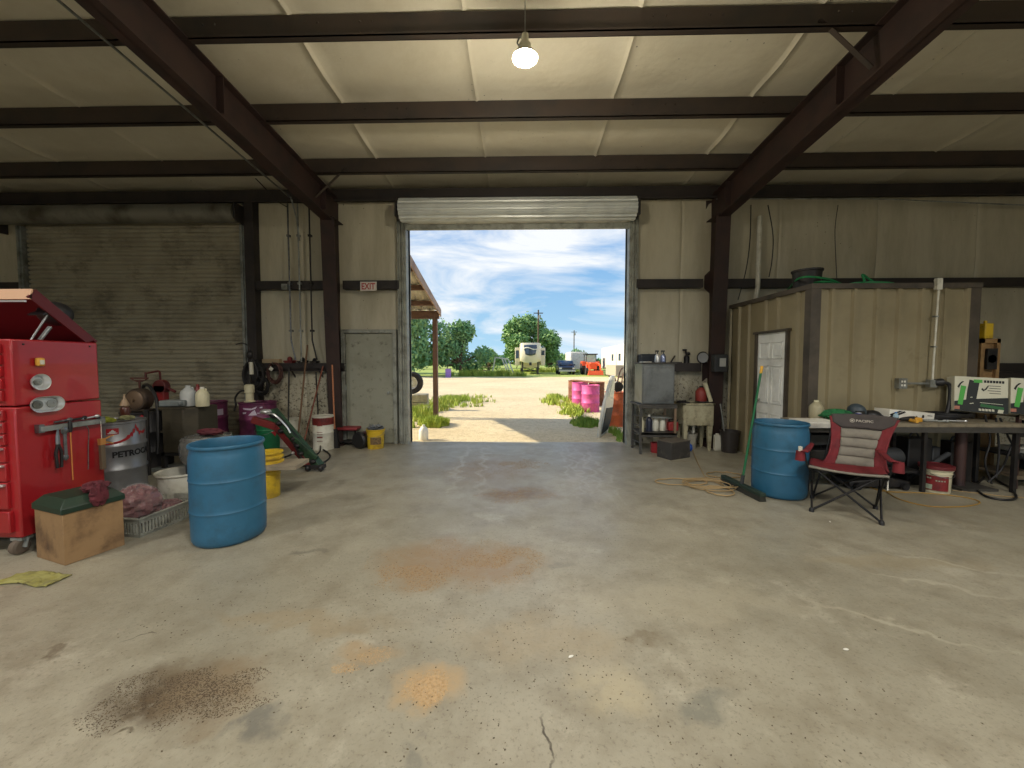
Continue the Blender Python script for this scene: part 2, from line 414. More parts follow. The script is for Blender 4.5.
for x in (-3.55, 3.62):
    m = MB(); y0 = WY-.28
    ibeam_path(m, (x, y0, roofz(y0)-.005), (x, -9, roofz(-9)-.005), .50, .36, .2)
    for y in (6.95, 4.6, 2.2): m.bb((x-.1, y-.006, roofz(y)-.42), (x+.1, y+.006, roofz(y)-.01))
    struct(m, 'rafter_beam', M_STEEL)
    m = MB()
    # column: outer flange at wall, inner flange tapering away from it going up
    ys_b, ys_t = WY-.34, WY-.52
    m.bb((x-.11, WY-.06, 0), (x+.11, WY-.045, 4.66))
    m.add([(x-.13, ys_b, 0), (x+.13, ys_b, 0), (x+.13, ys_t, 4.25), (x-.13, ys_t, 4.25), (x-.13, ys_b+.016, 0), (x+.13, ys_b+.016, 0), (x+.13, ys_t+.016, 4.25), (x-.13, ys_t+.016, 4.25)],
          [(0,1,2,3),(4,7,6,5),(0,4,5,1),(1,5,6,2),(2,6,7,3),(3,7,4,0)])
    m.add([(x-.008, WY-.05, 0), (x-.008, ys_b, 0), (x-.008, ys_t, 4.66), (x-.008, WY-.05, 4.66), (x+.008, WY-.05, 0), (x+.008, ys_b, 0), (x+.008, ys_t, 4.66), (x+.008, WY-.05, 4.66)],
          [(0,1,2,3),(4,7,6,5),(0,4,5,1),(1,5,6,2),(2,6,7,3),(3,7,4,0)])
    m.bb((x-.15, WY-.42, 0), (x+.15, WY-.04, .02))
    m.bb((x-.1, ys_t, 4.25), (x+.1, WY-.05, 4.265))
    struct(m, 'column', M_STEEL)
    for y, s in (((purl[0], 1), (purl[2], -1)) if x < 0 else ((purl[2], -1),)):    # flange braces from rafter bottom to purlin
        y -= .03
        m = MB(); m.bar((x+.09*s, y, roofz(y)-.38), (x+s*.62, y, roofz(y)+.10), .05, .008); struct(m, 'brace_beam', M_PURL)
# girts
def girt(x0, x1, z):
    m = MB(); m.bb((x0, WY-.22, z+.148), (x1, WY-.02, z+.16)); m.bb((x0, WY-.22, z), (x1, WY-.02, z+.012)); m.bb((x0, WY-.222, z+.0), (x1, WY-.21, z+.16))
    struct(m, 'girt_beam', M_GIRT)
girt(-XW, -9.8, 3.0); girt(-5.3, -3.70, 3.0); girt(-3.42, -2.34, 3.0); girt(2.18, 3.42, 3.0); girt(3.70, XW, 3.0)
girt(-5.3, -3.70, 1.42); girt(-3.42, -3.5, 1.42); girt(2.18, 3.42, 1.42); girt(6.2, XW, 1.42)
# main doorway jambs and header
for nm, a, b in (('trim_2', DL-.17, DL), ('trim_3', DR, DR+.17)):
    m = MB(); m.bb((a, WY-.2, 0), (b, WY+.1, DH+.1)); s = -1 if nm == 'trim_2' else 1
    m.bb((a+.045, WY-.235, 0), (a+.075, WY-.2, DH)); m.bb((b-.07, WY-.235, 0), (b-.05, WY-.2, DH))
    for z in [i*.6+.3 for i in range(7)]: m.sph(((a+b)/2, WY-.2, z), .012, 6, 4)
    struct(m, nm, M_JAMB)
m = MB(); m.bb((DL-.17, WY-.2, DH), (DR+.17, WY+.1, DH+.16)); struct(m, 'trim_4', M_JAMB)
# door_1: the raised curtain rolled over the main doorway
def coil(m, x0, x1, yc, zc, r, ribs):
    n = 64; M = Matrix(((0,0,1),(1,0,0),(0,1,0)))
    S = [(r+(.012 if (k//2) % 2 else -.006), 0) for k in range(n)] if ribs else [(r, 0)]*n
    vs = []; fs = []
    for x in (x0, x1):
        for k in range(n):
            a = 2*PI*k/n; vs.append((x, yc+S[k][0]*math.cos(a), zc+S[k][0]*math.sin(a)))
    for k in range(n): fs.append((k, (k+1) % n, n+(k+1) % n, n+k))
    fs += [tuple(reversed(range(n))), tuple(range(n, 2*n))]; m.add(vs, fs)
d1 = tag(bpy.data.objects.new('door_1', None), 'raised white corrugated roll-up door coiled above the open doorway', 'roll-up door', kind='structure'); C.objects.link(d1)
m = MB(); cz1 = PY(515, 209.5, WY-.42).z; coil(m, -2.22, 2.07, WY-.42, cz1, .20, True); m.build('coil', M_COIL, d1)
m = MB()
for x in (-2.28, 2.09): m.prism([(-.18,-.16),(.18,-.16),(.18,.08),(.08,.2),(-.08,.2),(-.18,.08)], (x, WY-.42, cz1), (0,1,0), (0,0,1), (.03,0,0))
m.build('end_bracket', M_GIRT, d1)
m = MB(); m.bb((DL+.02, WY-.28, cz1-.30), (DR-.02, WY-.22, cz1-.20)); m.build('bottom_bar', M_JAMB, d1)
# door_2: the closed roll-up door
d2 = tag(bpy.data.objects.new('door_2', None), 'closed brown-grey slatted roll-up door behind the red tool chest', 'roll-up door', kind='structure'); C.objects.link(d2)
m = MB(); x0, x1 = -9.72, -5.42; pr = []; z = 0
while z < 4.2:
    pr += [(0, z), (.0, z+.010), (.030, z+.018), (.036, z+.045), (.030, z+.070), (0, z+.0775)]; z += .0875
vs = []
for x in (x0, x1): vs += [(x, WY-.10-d, zz) for d, zz in pr]
n = len(pr); m.add(vs, [(i, n+i, n+i+1, i+1) for i in range(n-1)]); m.bb((x0, WY-.09, 0), (x1, WY-.07, 4.25))
m.build('curtain', M_CURT, d2, ang=.3)
cz2 = PY(120, 214, WY-.36).z
m = MB(); coil(m, -10.05, -5.33, WY-.36, cz2, .17, False); m.build('coil', M_COILD, d2)
for x in (-9.84, -5.42):
    m = MB(); m.bb((x, WY-.2, 0), (x+.1, WY-.04, 4.25)); m.bb((x+.03, WY-.23, 0), (x+.07, WY-.2, 4.25))
    for z in [i*.45+.25 for i in range(9)]: m.sph((x+.05, WY-.235, z), .014, 6, 4)
    m.build('guide_rail', M_GALV, d2)
m = MB()
m.prism([(-.12,-.14),(.2,-.2),(.2,.16),(-.12,.16)], (-5.32, WY-.36, cz2), (0,1,0), (0,0,1), (.03,0,0))
m.prism([(-.22,-.3),(.22,-.3),(.22,.2),(-.22,.2)], (-10.1, WY-.36, cz2), (0,1,0), (0,0,1), (.03,0,0)); m.build('end_bracket', M_GIRT, d2)
m = MB(); m.bb((-5.30, WY-.24, 0), (-5.12, WY-.04, 4.7)); struct(m, 'trim_5', M_GIRT)
# door_3: grey personnel door
a = PY(345, 443, WY-.1); b = PY(399, 443, WY-.1)
d3 = tag(bpy.data.objects.new('door_3', None), 'grey scuffed steel personnel door under the exit sign', 'door', kind='structure'); C.objects.link(d3)
zt = 2.16
m = MB()
m.bb((a.x, WY-.2, 0), (a.x+.07, WY-.03, zt+.07)); m.bb((b.x-.07, WY-.2, 0), (b.x, WY-.03, zt+.07)); m.bb((a.x+.07, WY-.2, zt), (b.x-.07, WY-.03, zt+.07))
m.build('door_frame', M_JAMB, d3, bevel=.006)
m = MB(); m.bb((a.x+.08, WY-.16, .015), (b.x-.08, WY-.11, zt-.01)); m.build('door_leaf', M_DOORP, d3, bevel=.004)
m = MB(); hx = b.x-.16; m.lathe([(0,0),(.03,0),(.03,.01),(.012,.015),(.012,.04),(.027,.05),(.027,.065),(0,.075)], (hx, WY-.16, 1.0), 16, Matrix(((1,0,0),(0,0,-1),(0,1,0)))); m.build('door_handle', M_GALV, d3)
m = MB()
for z in (.3, 1.1, 1.9): m.cyl((a.x+.075, WY-.17, z-.05), (a.x+.075, WY-.17, z+.05), .012)
m.build('hinge', M_GALV, d3)
# ---------------------------------------------------------------- lights
M_LIT = mat('lamp_glass_lit', (255,244,214), .3, emit=14)
M_REFL = mat('lamp_reflector', (210,208,190), .35, .6)
lp = PY(525, 57, 3.72)
def pendant(x, y, z, label, power, grp=None):
    L = thing('pendant_lamp', label, 'lamp', (x, y, z), 0, grp)
    zt_ = roofz(y)+.2
    m = MB(); m.cyl((0,0,.2), (0,0,zt_-z), .004, seg=6); m.tube(spline([(0,0,.2),(-.05,0,.17),(-.07,0,.12),(-.03,0,.09)], 5), .008, 6); m.build('suspension_wire', M_GALV, L)
    m = MB(); m.lathe([(0,.2),(.03,.2),(.035,.12),(.055,.11),(.06,.07),(.115,.0),(.12,-.015),(.112,-.015),(.05,.06),(0,.07)], seg=28); m.build('reflector', M_REFL, L)
    m = MB(); m.sph((0,0,.0), (.085,.085,.04), 20, 10); m.build('bulb', M_LIT, L)
    ld = bpy.data.lights.new('lamp_light', 'SPOT'); ld.energy = power; ld.color = (1,.955,.88); ld.spot_size = math.radians(165); ld.spot_blend = .6; ld.shadow_soft_size = .3
    lo = bpy.data.objects.new('lamp_light', ld); C.objects.link(lo); lo.parent = L; lo.location = (0,0,-.06)
    return L
GZ = -.05
# ---------------------------------------------------------------- sky
w = bpy.data.worlds.new('sky'); sc.world = w; w.use_nodes = True; t = NT(w)
bg = t.n['Background']
tc = t.N('ShaderNodeTexCoord').outputs['Generated']
sx = t.N('ShaderNodeSeparateXYZ'); t.L(tc, sx.inputs[0])
col = t.mix(t.ramp(sx.outputs['Z'], 0.0, .42), lin((176,216,238)), lin((74,142,214)))
mp = t.N('ShaderNodeMapping'); mp.inputs['Rotation'].default_value = (0,math.radians(14),0); mp.inputs['Scale'].default_value = (1.6,1.2,6.5); mp.inputs['Location'].default_value = (.35,.2,.12)
t.L(tc, mp.inputs['Vector'])
cl = t.N('ShaderNodeTexNoise'); cl.inputs['Scale'].default_value = 1.7; cl.inputs['Detail'].default_value = 9; cl.inputs['Roughness'].default_value = .56; cl.inputs['Distortion'].default_value = .5
t.L(mp.outputs[0], cl.inputs['Vector'])
col = t.mix(t.ramp(cl.outputs['Fac'], .43, .63), col, (.86,.89,.92,1))
t.L(col, bg.inputs['Color']); bg.inputs['Strength'].default_value = 1.12
sun = bpy.data.lights.new('sun', 'SUN'); sun.energy = 7.6; sun.color = (1,.90,.70); sun.angle = .01
so = bpy.data.objects.new('sun', sun); C.objects.link(so)
so.rotation_euler = Vector((1.7, -.11, -1)).to_track_quat('-Z', 'Y').to_euler()
# ---------------------------------------------------------------- ground
def ground_mat():
    m = bpy.data.materials.new('gravel_yard'); m.use_nodes = True; t = NT(m); b = t.n['Principled BSDF']
    tc = t.N('ShaderNodeTexCoord').outputs['Object']
    base = t.mix(t.ramp(t.noise(tc, .25, 6, .6), .35, .65), lin((216,196,156)), lin((232,214,176)))
    base = t.mix(t.math('MULTIPLY', t.ramp(t.noise(tc, 5, 8, .8), .5, .7), .6), base, lin((158,136,104)))
    base = t.mix(t.math('MULTIPLY', t.ramp(t.noise(tc, 26, 4, .8), .5, .65), .5), base, lin((130,110,82)))
    # grass beyond the yard
    sp = t.N('ShaderNodeSeparateXYZ'); t.L(tc, sp.inputs[0])
    d = t.math('ADD', sp.outputs['Y'], t.math('MULTIPLY', t.noise(tc, .12, 5), 16))
    base = t.mix(t.ramp(t.math('MULTIPLY', d, .01), .475, .50), base, t.mix(t.noise(tc, .8, 6), lin((128,150,62)), lin((176,184,96))))
    t.L(base, b.inputs['Base Color']); b.inputs['Roughness'].default_value = .95
    bn = t.N('ShaderNodeBump'); bn.inputs['Strength'].default_value = .8; bn.inputs['Distance'].default_value = .05
    t.L(t.noise(tc, 12, 8, .8), bn.inputs['Height']); t.L(bn.outputs[0], b.inputs['Normal'])
    return m
m = MB(); m.grid(lambda u, v: (-300+600*u, -60+700*v, GZ-.16 if -60+700*v < WY-1 else GZ), 4, 4)
m = MB(); m.add([(-300,-60,-.17),(300,-60,-.17),(300,WY,-.17),(-300,WY,-.17)], [(0,1,2,3)]); m.add([(-300,WY+.06,GZ),(300,WY+.06,GZ),(300,640,GZ),(-300,640,GZ)], [(0,1,2,3)])
m.add([(-300,WY,-.17),(300,WY,-.17),(300,WY+.06,GZ),(-300,WY+.06,GZ)], [(0,1,2,3)])
struct(m, 'ground', ground_mat())
def Gd(px, py): return G(px, py, GZ)
M_GRASS = mat('grass_blades', (150,170,62), .8, 0, (186,188,88), 1.5); M_GRASSD = mat('grass_shade_green', (104,140,54), .8, 0, (140,160,70), 2)  # the second, darker green paints in the shade beside the orange drum
M_LEAF = mat('tree_leaves', (112,150,84), .7, 0, (160,184,110), .8); M_LEAF2 = mat('bush_leaves', (106,150,100), .7, 0, (156,182,112), .8)
M_BARK = mat('tree_bark', (92,76,58), .9)
def grass(name, label, blobs, n, h, mt, seed=1):
    R = random.Random(seed); m = MB(); vs = []; fs = []
    for (x, y, rx, ry) in blobs:
        for i in range(n):
            a, q = R.random()*2*PI, R.random()**.6
            px, py = x+rx*q*math.cos(a), y+ry*q*math.sin(a)
            if noise.noise(Vector((px*1.6, py*1.1, seed)))+.5*noise.noise(Vector((px*4.5, py*3.5, seed+5))) < -.02+.7*(q-.5): continue
            hh = h*R.uniform(.35, 1)*(1.15-.6*q); b = R.random()*PI; w_ = R.uniform(.008, .02)*(1+h)
            dx, dy = w_*math.cos(b), w_*math.sin(b); lx, ly = R.uniform(-.5,.5)*hh, R.uniform(-.5,.5)*hh; k = len(vs)
            vs += [(px-dx,py-dy,GZ),(px+dx,py+dy,GZ),(px+lx*.4+dx*.6,py+ly*.4+dy*.6,GZ+hh*.6),(px+lx*.4-dx*.6,py+ly*.4-dy*.6,GZ+hh*.6),(px+lx,py+ly,GZ+hh)]
            fs += [(k,k+1,k+2,k+3),(k+3,k+2,k+4)]
    m.add(vs, fs); return tag(m.build(name, mt), label, 'grass', None, 'stuff')
grass('grass', 'sunlit yellow-green weeds around the foot of the lean-to post', [(Gd(448,402).x, Gd(448,402).y, 1.1, 2.6),(Gd(435,425).x, 9.9, .55, .6),(-3.2, 12.5, .9, 3.0),(-2.5,16,1.5,3)], 2600, .3, M_GRASS, 1)
grass('grass', 'green weeds around the orange drum and the leaning car door', [(2.3, 8.7, .75, .75),(1.75, 10.2, .45, 1.0)], 1700, .24, M_GRASSD, 2)
grass('grass', 'pale yellow weeds at the foot of the pink drums', [(1.75, 12.9, .6, 2.2),(1.5,16,.8,3)], 1800, .3, M_GRASS, 3)
grass('grass', 'tall weeds and grass strip along the far edge of the yard', [(-16, 41, 5, 1.5),(-5, 43, 4, 1.2),(3.5, 58.5, 6, 1.4),(-2,42.5,3,1)], 4200, 0.9, M_GRASS, 4)
# ---------------------------------------------------------------- trees
def tree(name, label, x, y, blobs, trunk_h, n, leaf, mt, seed, grp=None):
    R = random.Random(seed); T = thing(name, label, 'tree', (x, y, GZ), 0, grp); vs = []; fs = []
    for (bx, by, bz, br, bh) in blobs:
        for i in range(int(n*br*br/4)):
            u = R.uniform(-1,1); a = R.random()*2*PI; q = R.uniform(.55, 1.05)*(1+.25*noise.noise(Vector((a*1.5, u*3, seed+bx))))
            s_ = math.sqrt(1-u*u); p = Vector((bx+br*q*s_*math.cos(a), by+br*q*s_*math.sin(a), bz+bh*q*u))
            if p.z < .2: continue
            d1_ = Vector((R.gauss(0,1), R.gauss(0,1), R.gauss(0,1))).normalized(); d2_ = d1_.orthogonal().normalized(); l = leaf*R.uniform(.6, 1.3); k = len(vs)
            vs += [p-d1_*l, p+d2_*l*.55, p+d1_*l, p-d2_*l*.55]; fs.append((k,k+1,k+2,k+3))
    m = MB(); m.add(vs, fs); m.build('foliage', mt, T)
    m = MB(); m.tube(spline([(0,0,-.05),(.1,0,trunk_h*.5),(0,.1,trunk_h)], 4), [.32*trunk_h/3*(1-.05*k) for k in range(9)], 8)
    for (bx, by, bz, br, bh) in blobs: m.tube([(0,.05,trunk_h*.8), ((bx)*.5, by*.5, (trunk_h+bz)*.5), (bx, by, bz+bh*.3)], [.14, .09, .03], 6)
    m.build('trunk', M_BARK, T); return T
R_ = random.Random(5)
def crown(w, h, z0, n, seed):
    R = random.Random(seed); out = []
    for i in range(n):
        a = R.random()*2*PI; q = R.random()**.5; zz = R.random()
        env = math.sqrt(max(0, 1-(zz*1.0)**2.2))
        out.append((w*q*env*math.cos(a), w*q*env*math.sin(a)*.8, z0+(h-z0)*(.12+zz*.74), w*R.uniform(.22,.36), (h-z0)*R.uniform(.16,.24)))
    return out
# right-hand tree behind the caravan
tree('oak_tree', 'wide round green tree behind the parked caravan', 0.7, 70, crown(5.6, 9.6, 1.6, 26, 3), 2.4, 900, .28, M_LEAF, 3)
tree('oak_tree', 'big dense tree seen between doorway edge and lean-to post', -12.2, 42, crown(4.4, 8.6, .6, 20, 8), 2.0, 1000, .24, M_LEAF2, 8)
tree('oak_tree', 'green bushy tree just right of the lean-to post', -7.0, 44.5, crown(3.2, 6.0, .5, 18, 11), 1.6, 1100, .22, M_LEAF2, 11)
tree('shrub_tree', 'low feathery tree standing between the two large trees', -5.2, 62, crown(2.4, 3.6, .4, 12, 21), 1.0, 900, .2, M_LEAF, 21)
tree('shrub_tree', 'low green bush behind the dark parked car', 8.3, 64, crown(3.2, 3.0, .4, 12, 31), .8, 900, .2, M_LEAF, 31)
tree('oak_tree', 'dense dark tree behind the lean-to post', -20, 52, crown(4.6, 8.0, .5, 18, 41), 2.0, 900, .25, M_LEAF2, 41)
for k, (x, y, w_) in enumerate(((-26,80,5),(-16,84,4.5),(-9,88,4.5),(-1,90,5),(6.5,92,4.5),(14,90,5),(22,88,5))):
    tree('hedge_tree', 'low green tree in the distant hedgerow behind the yard', x, y, crown(w_, 3.6+.5*(k % 3), .3, 10, 50+k), 1.0, 420, .32, M_LEAF2 if k % 2 else M_LEAF, 50+k, 'distant hedgerow trees')
# ---------------------------------------------------------------- lean-to outside, left of the doorway
M_BRST = mat('brown_painted_steel', (112,84,70), .6, .1, (92,70,60), 3); M_SHEET = mat('roof_sheet', (196,190,172), .5, .3, (160,150,130), 1.2, dirt=(120,98,74), ds=.8)
M_FASC = mat('rust_fascia', (168,140,118), .6, 0, (140,108,86), 2)
LT = thing('lean_to_shelter', 'open lean-to shed roof on a brown steel post outside the doorway', 'lean-to', (0,0,GZ))
X0, X1, Y0, Y1 = -6.2, -2.37, WY+.12, 11.4; zr = lambda y: 3.95-(y-Y0)*.235-GZ
m = MB()
for k in range(26):
    xa = X0+(X1-X0)*k/26; xb = X0+(X1-X0)*(k+1)/26; c = .03 if k % 2 else 0
    m.add([(xa,Y0,zr(Y0)+c),(xb,Y0,zr(Y0)+(0.03-c)),(xb,Y1+.1,zr(Y1+.1)+(.03-c)),(xa,Y1+.1,zr(Y1+.1)+c)], [(0,1,2,3)])
m.build('roof_sheet', M_SHEET, LT, solid=.012)
m = MB(); m.prism([(Y0, zr(Y0)-.16),(Y1+.12, zr(Y1+.12)-.16),(Y1+.12, zr(Y1+.12)+.05),(Y0, zr(Y0)+.05)], (X1-.01,0,0), (0,1,0), (0,0,1), (.03,0,0)); m.build('fascia', M_FASC, LT)
m = MB(); m.bb((X0, Y1-.06, zr(Y1)-.26), (X1-.02, Y1+.06, zr(Y1)-.03)); m.build('eave_beam', M_BRST, LT)
for y in (8.7, 9.7, 10.7):
    m = MB(); m.bb((X0, y-.03, zr(y)-.14), (X1-.02, y+.03, zr(y)-.01)); m.build('purlin', M_BRST, LT)
for x in (X1-.14, X0+.1):
    m = MB(); m.bb((x-.065, Y1-.065, 0), (x+.065, Y1+.065, zr(Y1)-.1)); m.bb((x-.12, Y1-.12, 0), (x+.12, Y1+.12, .02)); m.build('post', M_BRST, LT)
# concrete blocks with a wheel on top
M_CONC = mat('yard_concrete', (186,176,150), .9, 0, (150,140,118), 6, bump=.6, bs=20)
M_TIRE = mat('tyre_rubber', (42,40,40), .85, 0, (60,56,52), 10); M_WHT = mat('white_enamel', (226,224,214), .45, 0, (200,196,184), 4)
bp = Gd(418, 411)
for k in range(2):
    m = MB(); m.box((0,0,.14), (.62,.5,.27)); o = single(m, 'concrete_block', M_CONC, ['tan concrete block on the ground beyond the left doorway edge','upper tan concrete block with a wheel on top beyond the doorway'][k], 'block', (bp.x-.06+.02*k, bp.y+.3, GZ+.275*k), .15*k, 'concrete blocks under the wheel', bevel=.03)
W = thing('old_truck_tyre', 'upright black wheel with white rim beyond the left doorway edge', 'wheel', (bp.x-.28, bp.y+.3, GZ+.55))
Mx = Matrix(((1,0,0),(0,0,-1),(0,1,0)))
m = MB(); m.lathe([(.22,-.1),(.34,-.11),(.38,-.06),(.38,.06),(.34,.11),(.22,.1),(.22,-.1)], (0,0,.38), 32, Mx); m.build('tyre', M_TIRE, W)
m = MB(); m.lathe([(0,.02),(.06,.03),(.08,.0),(.16,-.02),(.2,.05),(.22,.09),(.225,-.06),(0,-.06)], (0,0,.38), 24, Mx); m.build('rim', M_WHT, W)
m = MB(); lump(m, (0,0,.07), (.22,.16,.1), 4, .2, 1.5, 16, 10, 0, False); p = Gd(430, 411); single(m, 'white_stone', M_CONC, 'pale stone at the foot of the lean-to post', 'stone', (p.x-.1, p.y-.15, GZ))
m = MB(); m.lathe([(0,0),(.09,0),(.10,.02),(.10,.2),(.06,.27),(.03,.29),(.03,.32),(0,.32)], seg=16); p = Gd(414,439); single(m, 'plastic_jug', M_WHT, 'white plastic jug outside against the left door jamb', 'jug', (-2.06, 8.15, GZ))
# ---------------------------------------------------------------- drums
def drum(mb, R=.292, H=.88, steel=True, lid=True):
    h = H
    pr = [(0,.015),(R-.01,.015),(R-.006,0),(R+.006,0),(R+.006,.02),(R-.004,.03)]
    for z in (h/3, 2*h/3): pr += [(R-.003,z-.025),(R+.007,z-.01),(R+.007,z+.01),(R-.003,z+.025)]
    pr += [(R-.003,h-.03),(R+.008,h-.02),(R+.008,h),(R-.006,h)]
    pr += [(R-.012,h-.02),(0,h-.02)] if lid else [(R-.012,h-.01),(R-.012,.03),(0,.03)]
    mb.lathe(pr, seg=48)
M_PINK = mat('pink_drum', (222,96,160), .5, .1, (206,80,146), 3, dirt=(170,90,110), ds=4); M_RUSTY = mat('rusty_brown', (134,84,56), .8, .1, (104,64,46), 6)
M_ORNG = mat('orange_drum', (204,104,62), .55, .1, (176,84,52), 4, dirt=(120,74,52), ds=5); M_PURP = mat('purple_drum', (112,48,86), .45, .15, (92,38,70), 3, dirt=(60,36,48), ds=4)
def put_drum(name, mt, label, px, py, cat='drum', grp=None, y=None, z=GZ, lid=True):
    p = G(px, py, z); m = MB(); drum(m, lid=lid); return single(m, name, mt, label, cat, (p.x, p.y+.3, z), 0, grp)
put_drum('steel_drum', M_RUSTY, 'rusty brown drum at the back left of the pink drums', 576.5, 403, grp='drums in the yard')
put_drum('steel_drum', M_PINK, 'pink drum partly hidden behind the nearer pink drum', 581, 407, grp='drums in the yard')
put_drum('steel_drum', M_PINK, 'nearest bright pink drum in the yard beside the car door', 592, 412.5, grp='drums in the yard')
put_drum('steel_drum', M_RUSTY, 'rusty drum behind the nearest pink drum', 598, 406, grp='drums in the yard')
od = Gd(619, 427)
OD = thing('steel_drum', 'orange drum full of scrap beside the right door jamb outside', 'drum', (od.x, od.y+.3, GZ), 0, 'drums in the yard')
m = MB(); drum(m, lid=False); m.build('drum_body', M_ORNG, OD)
M_SCRAP = mat('scrap_steel', (120,96,84), .5, .5, (70,54,48), 8)
for i, (a, b, c, lab) in enumerate((((-.1,0,.1),(.08,.05,1.35),(.3,.1,1.5),'bent rusty bar sticking out of the orange drum'),((.1,.1,.1),(.0,.1,1.15),(-.2,.05,1.28),'short bent bar leaning over the orange drum rim'),((.05,-.1,.1),(.12,-.08,1.2),(.2,-.02,1.42),'straight dark bar standing in the orange drum'))):
    m = MB(); m.tube(spline([a, b, c], 6), .018, 6); single(m, 'scrap_bar', M_SCRAP, lab, 'scrap metal', (od.x, od.y+.3, GZ), 0, 'scrap bars in the orange drum')
m = MB(); m.lathe([(0,0),(.05,0),(.12,.02),(.13,.05),(.12,.08),(.05,.09),(0,.09)], seg=20, M=Matrix(((1,0,0),(0,0,-1),(0,1,0)))); single(m, 'brake_rotor', M_TIRE, 'dark round disc propped on top of the orange drum', 'disc', (od.x-.02, od.y+.1, GZ+1.02))
m = MB(); m.tube(spline([(-.15,.0,.5),(-.1,.0,.9),(0,0,1.12),(.1,0,.9),(.15,0,.5)],5), .03, 8); single(m, 'bent_chrome_tube', M_WHT, 'white bent tube standing in the orange drum', 'tube', (od.x+.02, od.y+.4, GZ))
# leaning car door
CDm = mat('silver_car_paint', (206,208,204), .35, .3); M_GLS = mat('dim_car_glass', (150,176,168), .1, 0); M_BLK = mat('black_rubber', (26,26,28), .6)
cdp = Gd(602, 433)
CD = thing('car_door', 'silver car door leaning against the orange drum outside', 'car door', (1.66, 8.5, GZ), 0)
sil = [(-.02,0),(.42,.02),(.55,.18),(.55,.62),(.36,1.12),(.28,1.22),(.14,1.22),(.03,.92),(-.04,.72),(-.06,.3)]
u_ = Vector((.42,.91,0)).normalized(); v_ = Vector((.16,-.02,.98)).normalized(); n_ = u_.cross(v_)
m = MB(); m.prism([(a*1.5,b*1.12) for a, b in sil], (0,0,0), u_, v_, n_*.07); m.build('door_shell', CDm, CD, bevel=.015)
m = MB(); m.prism([(.12,.90),(.68,.84),(.50,1.24),(.24,1.28)], -n_*.008, u_, v_, n_*.085); m.build('window_glass', M_GLS, CD)
m = MB(); m.prism([(.06,.08),(.64,.10),(.80,.22),(.80,.6),(.1,.66)], n_*.072, u_, v_, n_*.012); m.build('inner_panel', M_BLK, CD)
m = MB(); m.box(Vector((0,0,0))+u_*.62+v_*.56-n_*.01, (.03,.14,.03)); m.build('door_handle', M_BLK, CD)
# board across the pink drums
m = MB(); a_, b_ = Vector((Gd(573,404).x+.1, Gd(573,404).y+.6, GZ+.905)), Vector((Gd(598,410).x+.1, Gd(598,410).y+.3, GZ+.905)); m.bar(a_, b_, .28, .03); single(m, 'wooden_board', M_RUSTY, 'weathered board lying across the pink drums', 'board')
# ---------------------------------------------------------------- vehicles in the far yard
M_CREAM = mat('caravan_cream', (226,216,190), .4, 0); M_DKG = mat('dark_glass', (52,66,84), .08, 0, spec=.8); M_CHAS = mat('chassis_black', (56,54,54), .7)
RV = thing('fifth_wheel_caravan', 'cream fifth-wheel caravan facing the shed across the yard', 'caravan', (1.15, 47, GZ))
m = MB(); m.prism([(-1.3,1.6),(1.3,1.6),(1.3,3.75),(1.1,3.9),(-1.1,3.9),(-1.3,3.75)], (0,1.1,0), (1,0,0), (0,0,1), (0,9.5,0)); m.prism([(-1.2,.8),(1.2,.8),(1.2,1.7),(-1.2,1.7)], (0,2.4,0), (1,0,0), (0,0,1), (0,8,0)); m.build('body', M_CREAM, RV, bevel=.08)
m = MB()
def nose(u, v):   # bulging front cap
    a = (u-.5)*2; b = v; rx = 1.3*(1-.12*b**3)
    return (a*rx, 1.1-.75*math.sqrt(max(0, 1-a*a*.92))*(.55+.45*math.sin(PI*min(1, b*.95+.05))), 1.35+2.5*b - (0 if b > .25 else (.25-b)*1.6*(abs(a)**2*-1)))
m.grid(nose, 16, 12); m.build('front_cap', M_CREAM, RV)
m = MB(); m.grid(lambda u, v: ((u-.5)*1.75*(1-.12*v), .30+.33*((u-.5)*2)**2-.02, 2.62+1.0*v-.30*(1-v)*(1-((u-.5)*2)**2)), 12, 6); m.build('windscreen_panel', M_DKG, RV, solid=.03)
m = MB(); m.grid(lambda u, v: ((u-.5)*1.7, .26+.33*((u-.5)*2)**2-.02, 3.0+.22*math.sin(u*6)*.5+.12*v+.12), 12, 2); m.build('white_swoosh', M_WHT, RV, solid=.02)
for s in (-1, 1):
    m = MB(); m.bb((min(s*1.3, s*1.9), 2.2, 1.1), (max(s*1.3, s*1.9), 6, 3.35)); so_ = m.build('slide_out', M_CREAM, RV, bevel=.05)
    m = MB(); m.bb((s*1.6-.2, 2.17, 2.0+(.4 if s > 0 else 0)), (s*1.6+.2, 2.19, 3.0)); m.build('pane', M_DKG, so_)
    m = MB(); m.bb((s*.95-.09, 1.3, 0), (s*.95+.09, 1.48, 1.6)); m.bb((s*.95-.2, 1.2, 0), (s*.95+.2, 1.6, .06)); m.build('landing_leg', M_CHAS, RV)
m = MB(); m.bb((-.15, .5, 1.15), (.15, .8, 1.5)); m.bar((-.9,1.4,.4),(.9,1.4,.9),.07); m.bar((.9,1.4,.4),(-.9,1.4,.9),.07); m.bb((-1.1,2.3,.35),(1.1,2.5,.5)); m.build('hitch', M_CHAS, RV)
for s in (-1, 1):
    m = MB(); m.lathe([(0,-.12),(.36,-.12),(.38,0),(.36,.12),(0,.12)], (s*1.1,6.5,.38), 20, Matrix(((0,0,1),(1,0,0),(0,1,0)))); m.build('wheel', M_TIRE, RV)
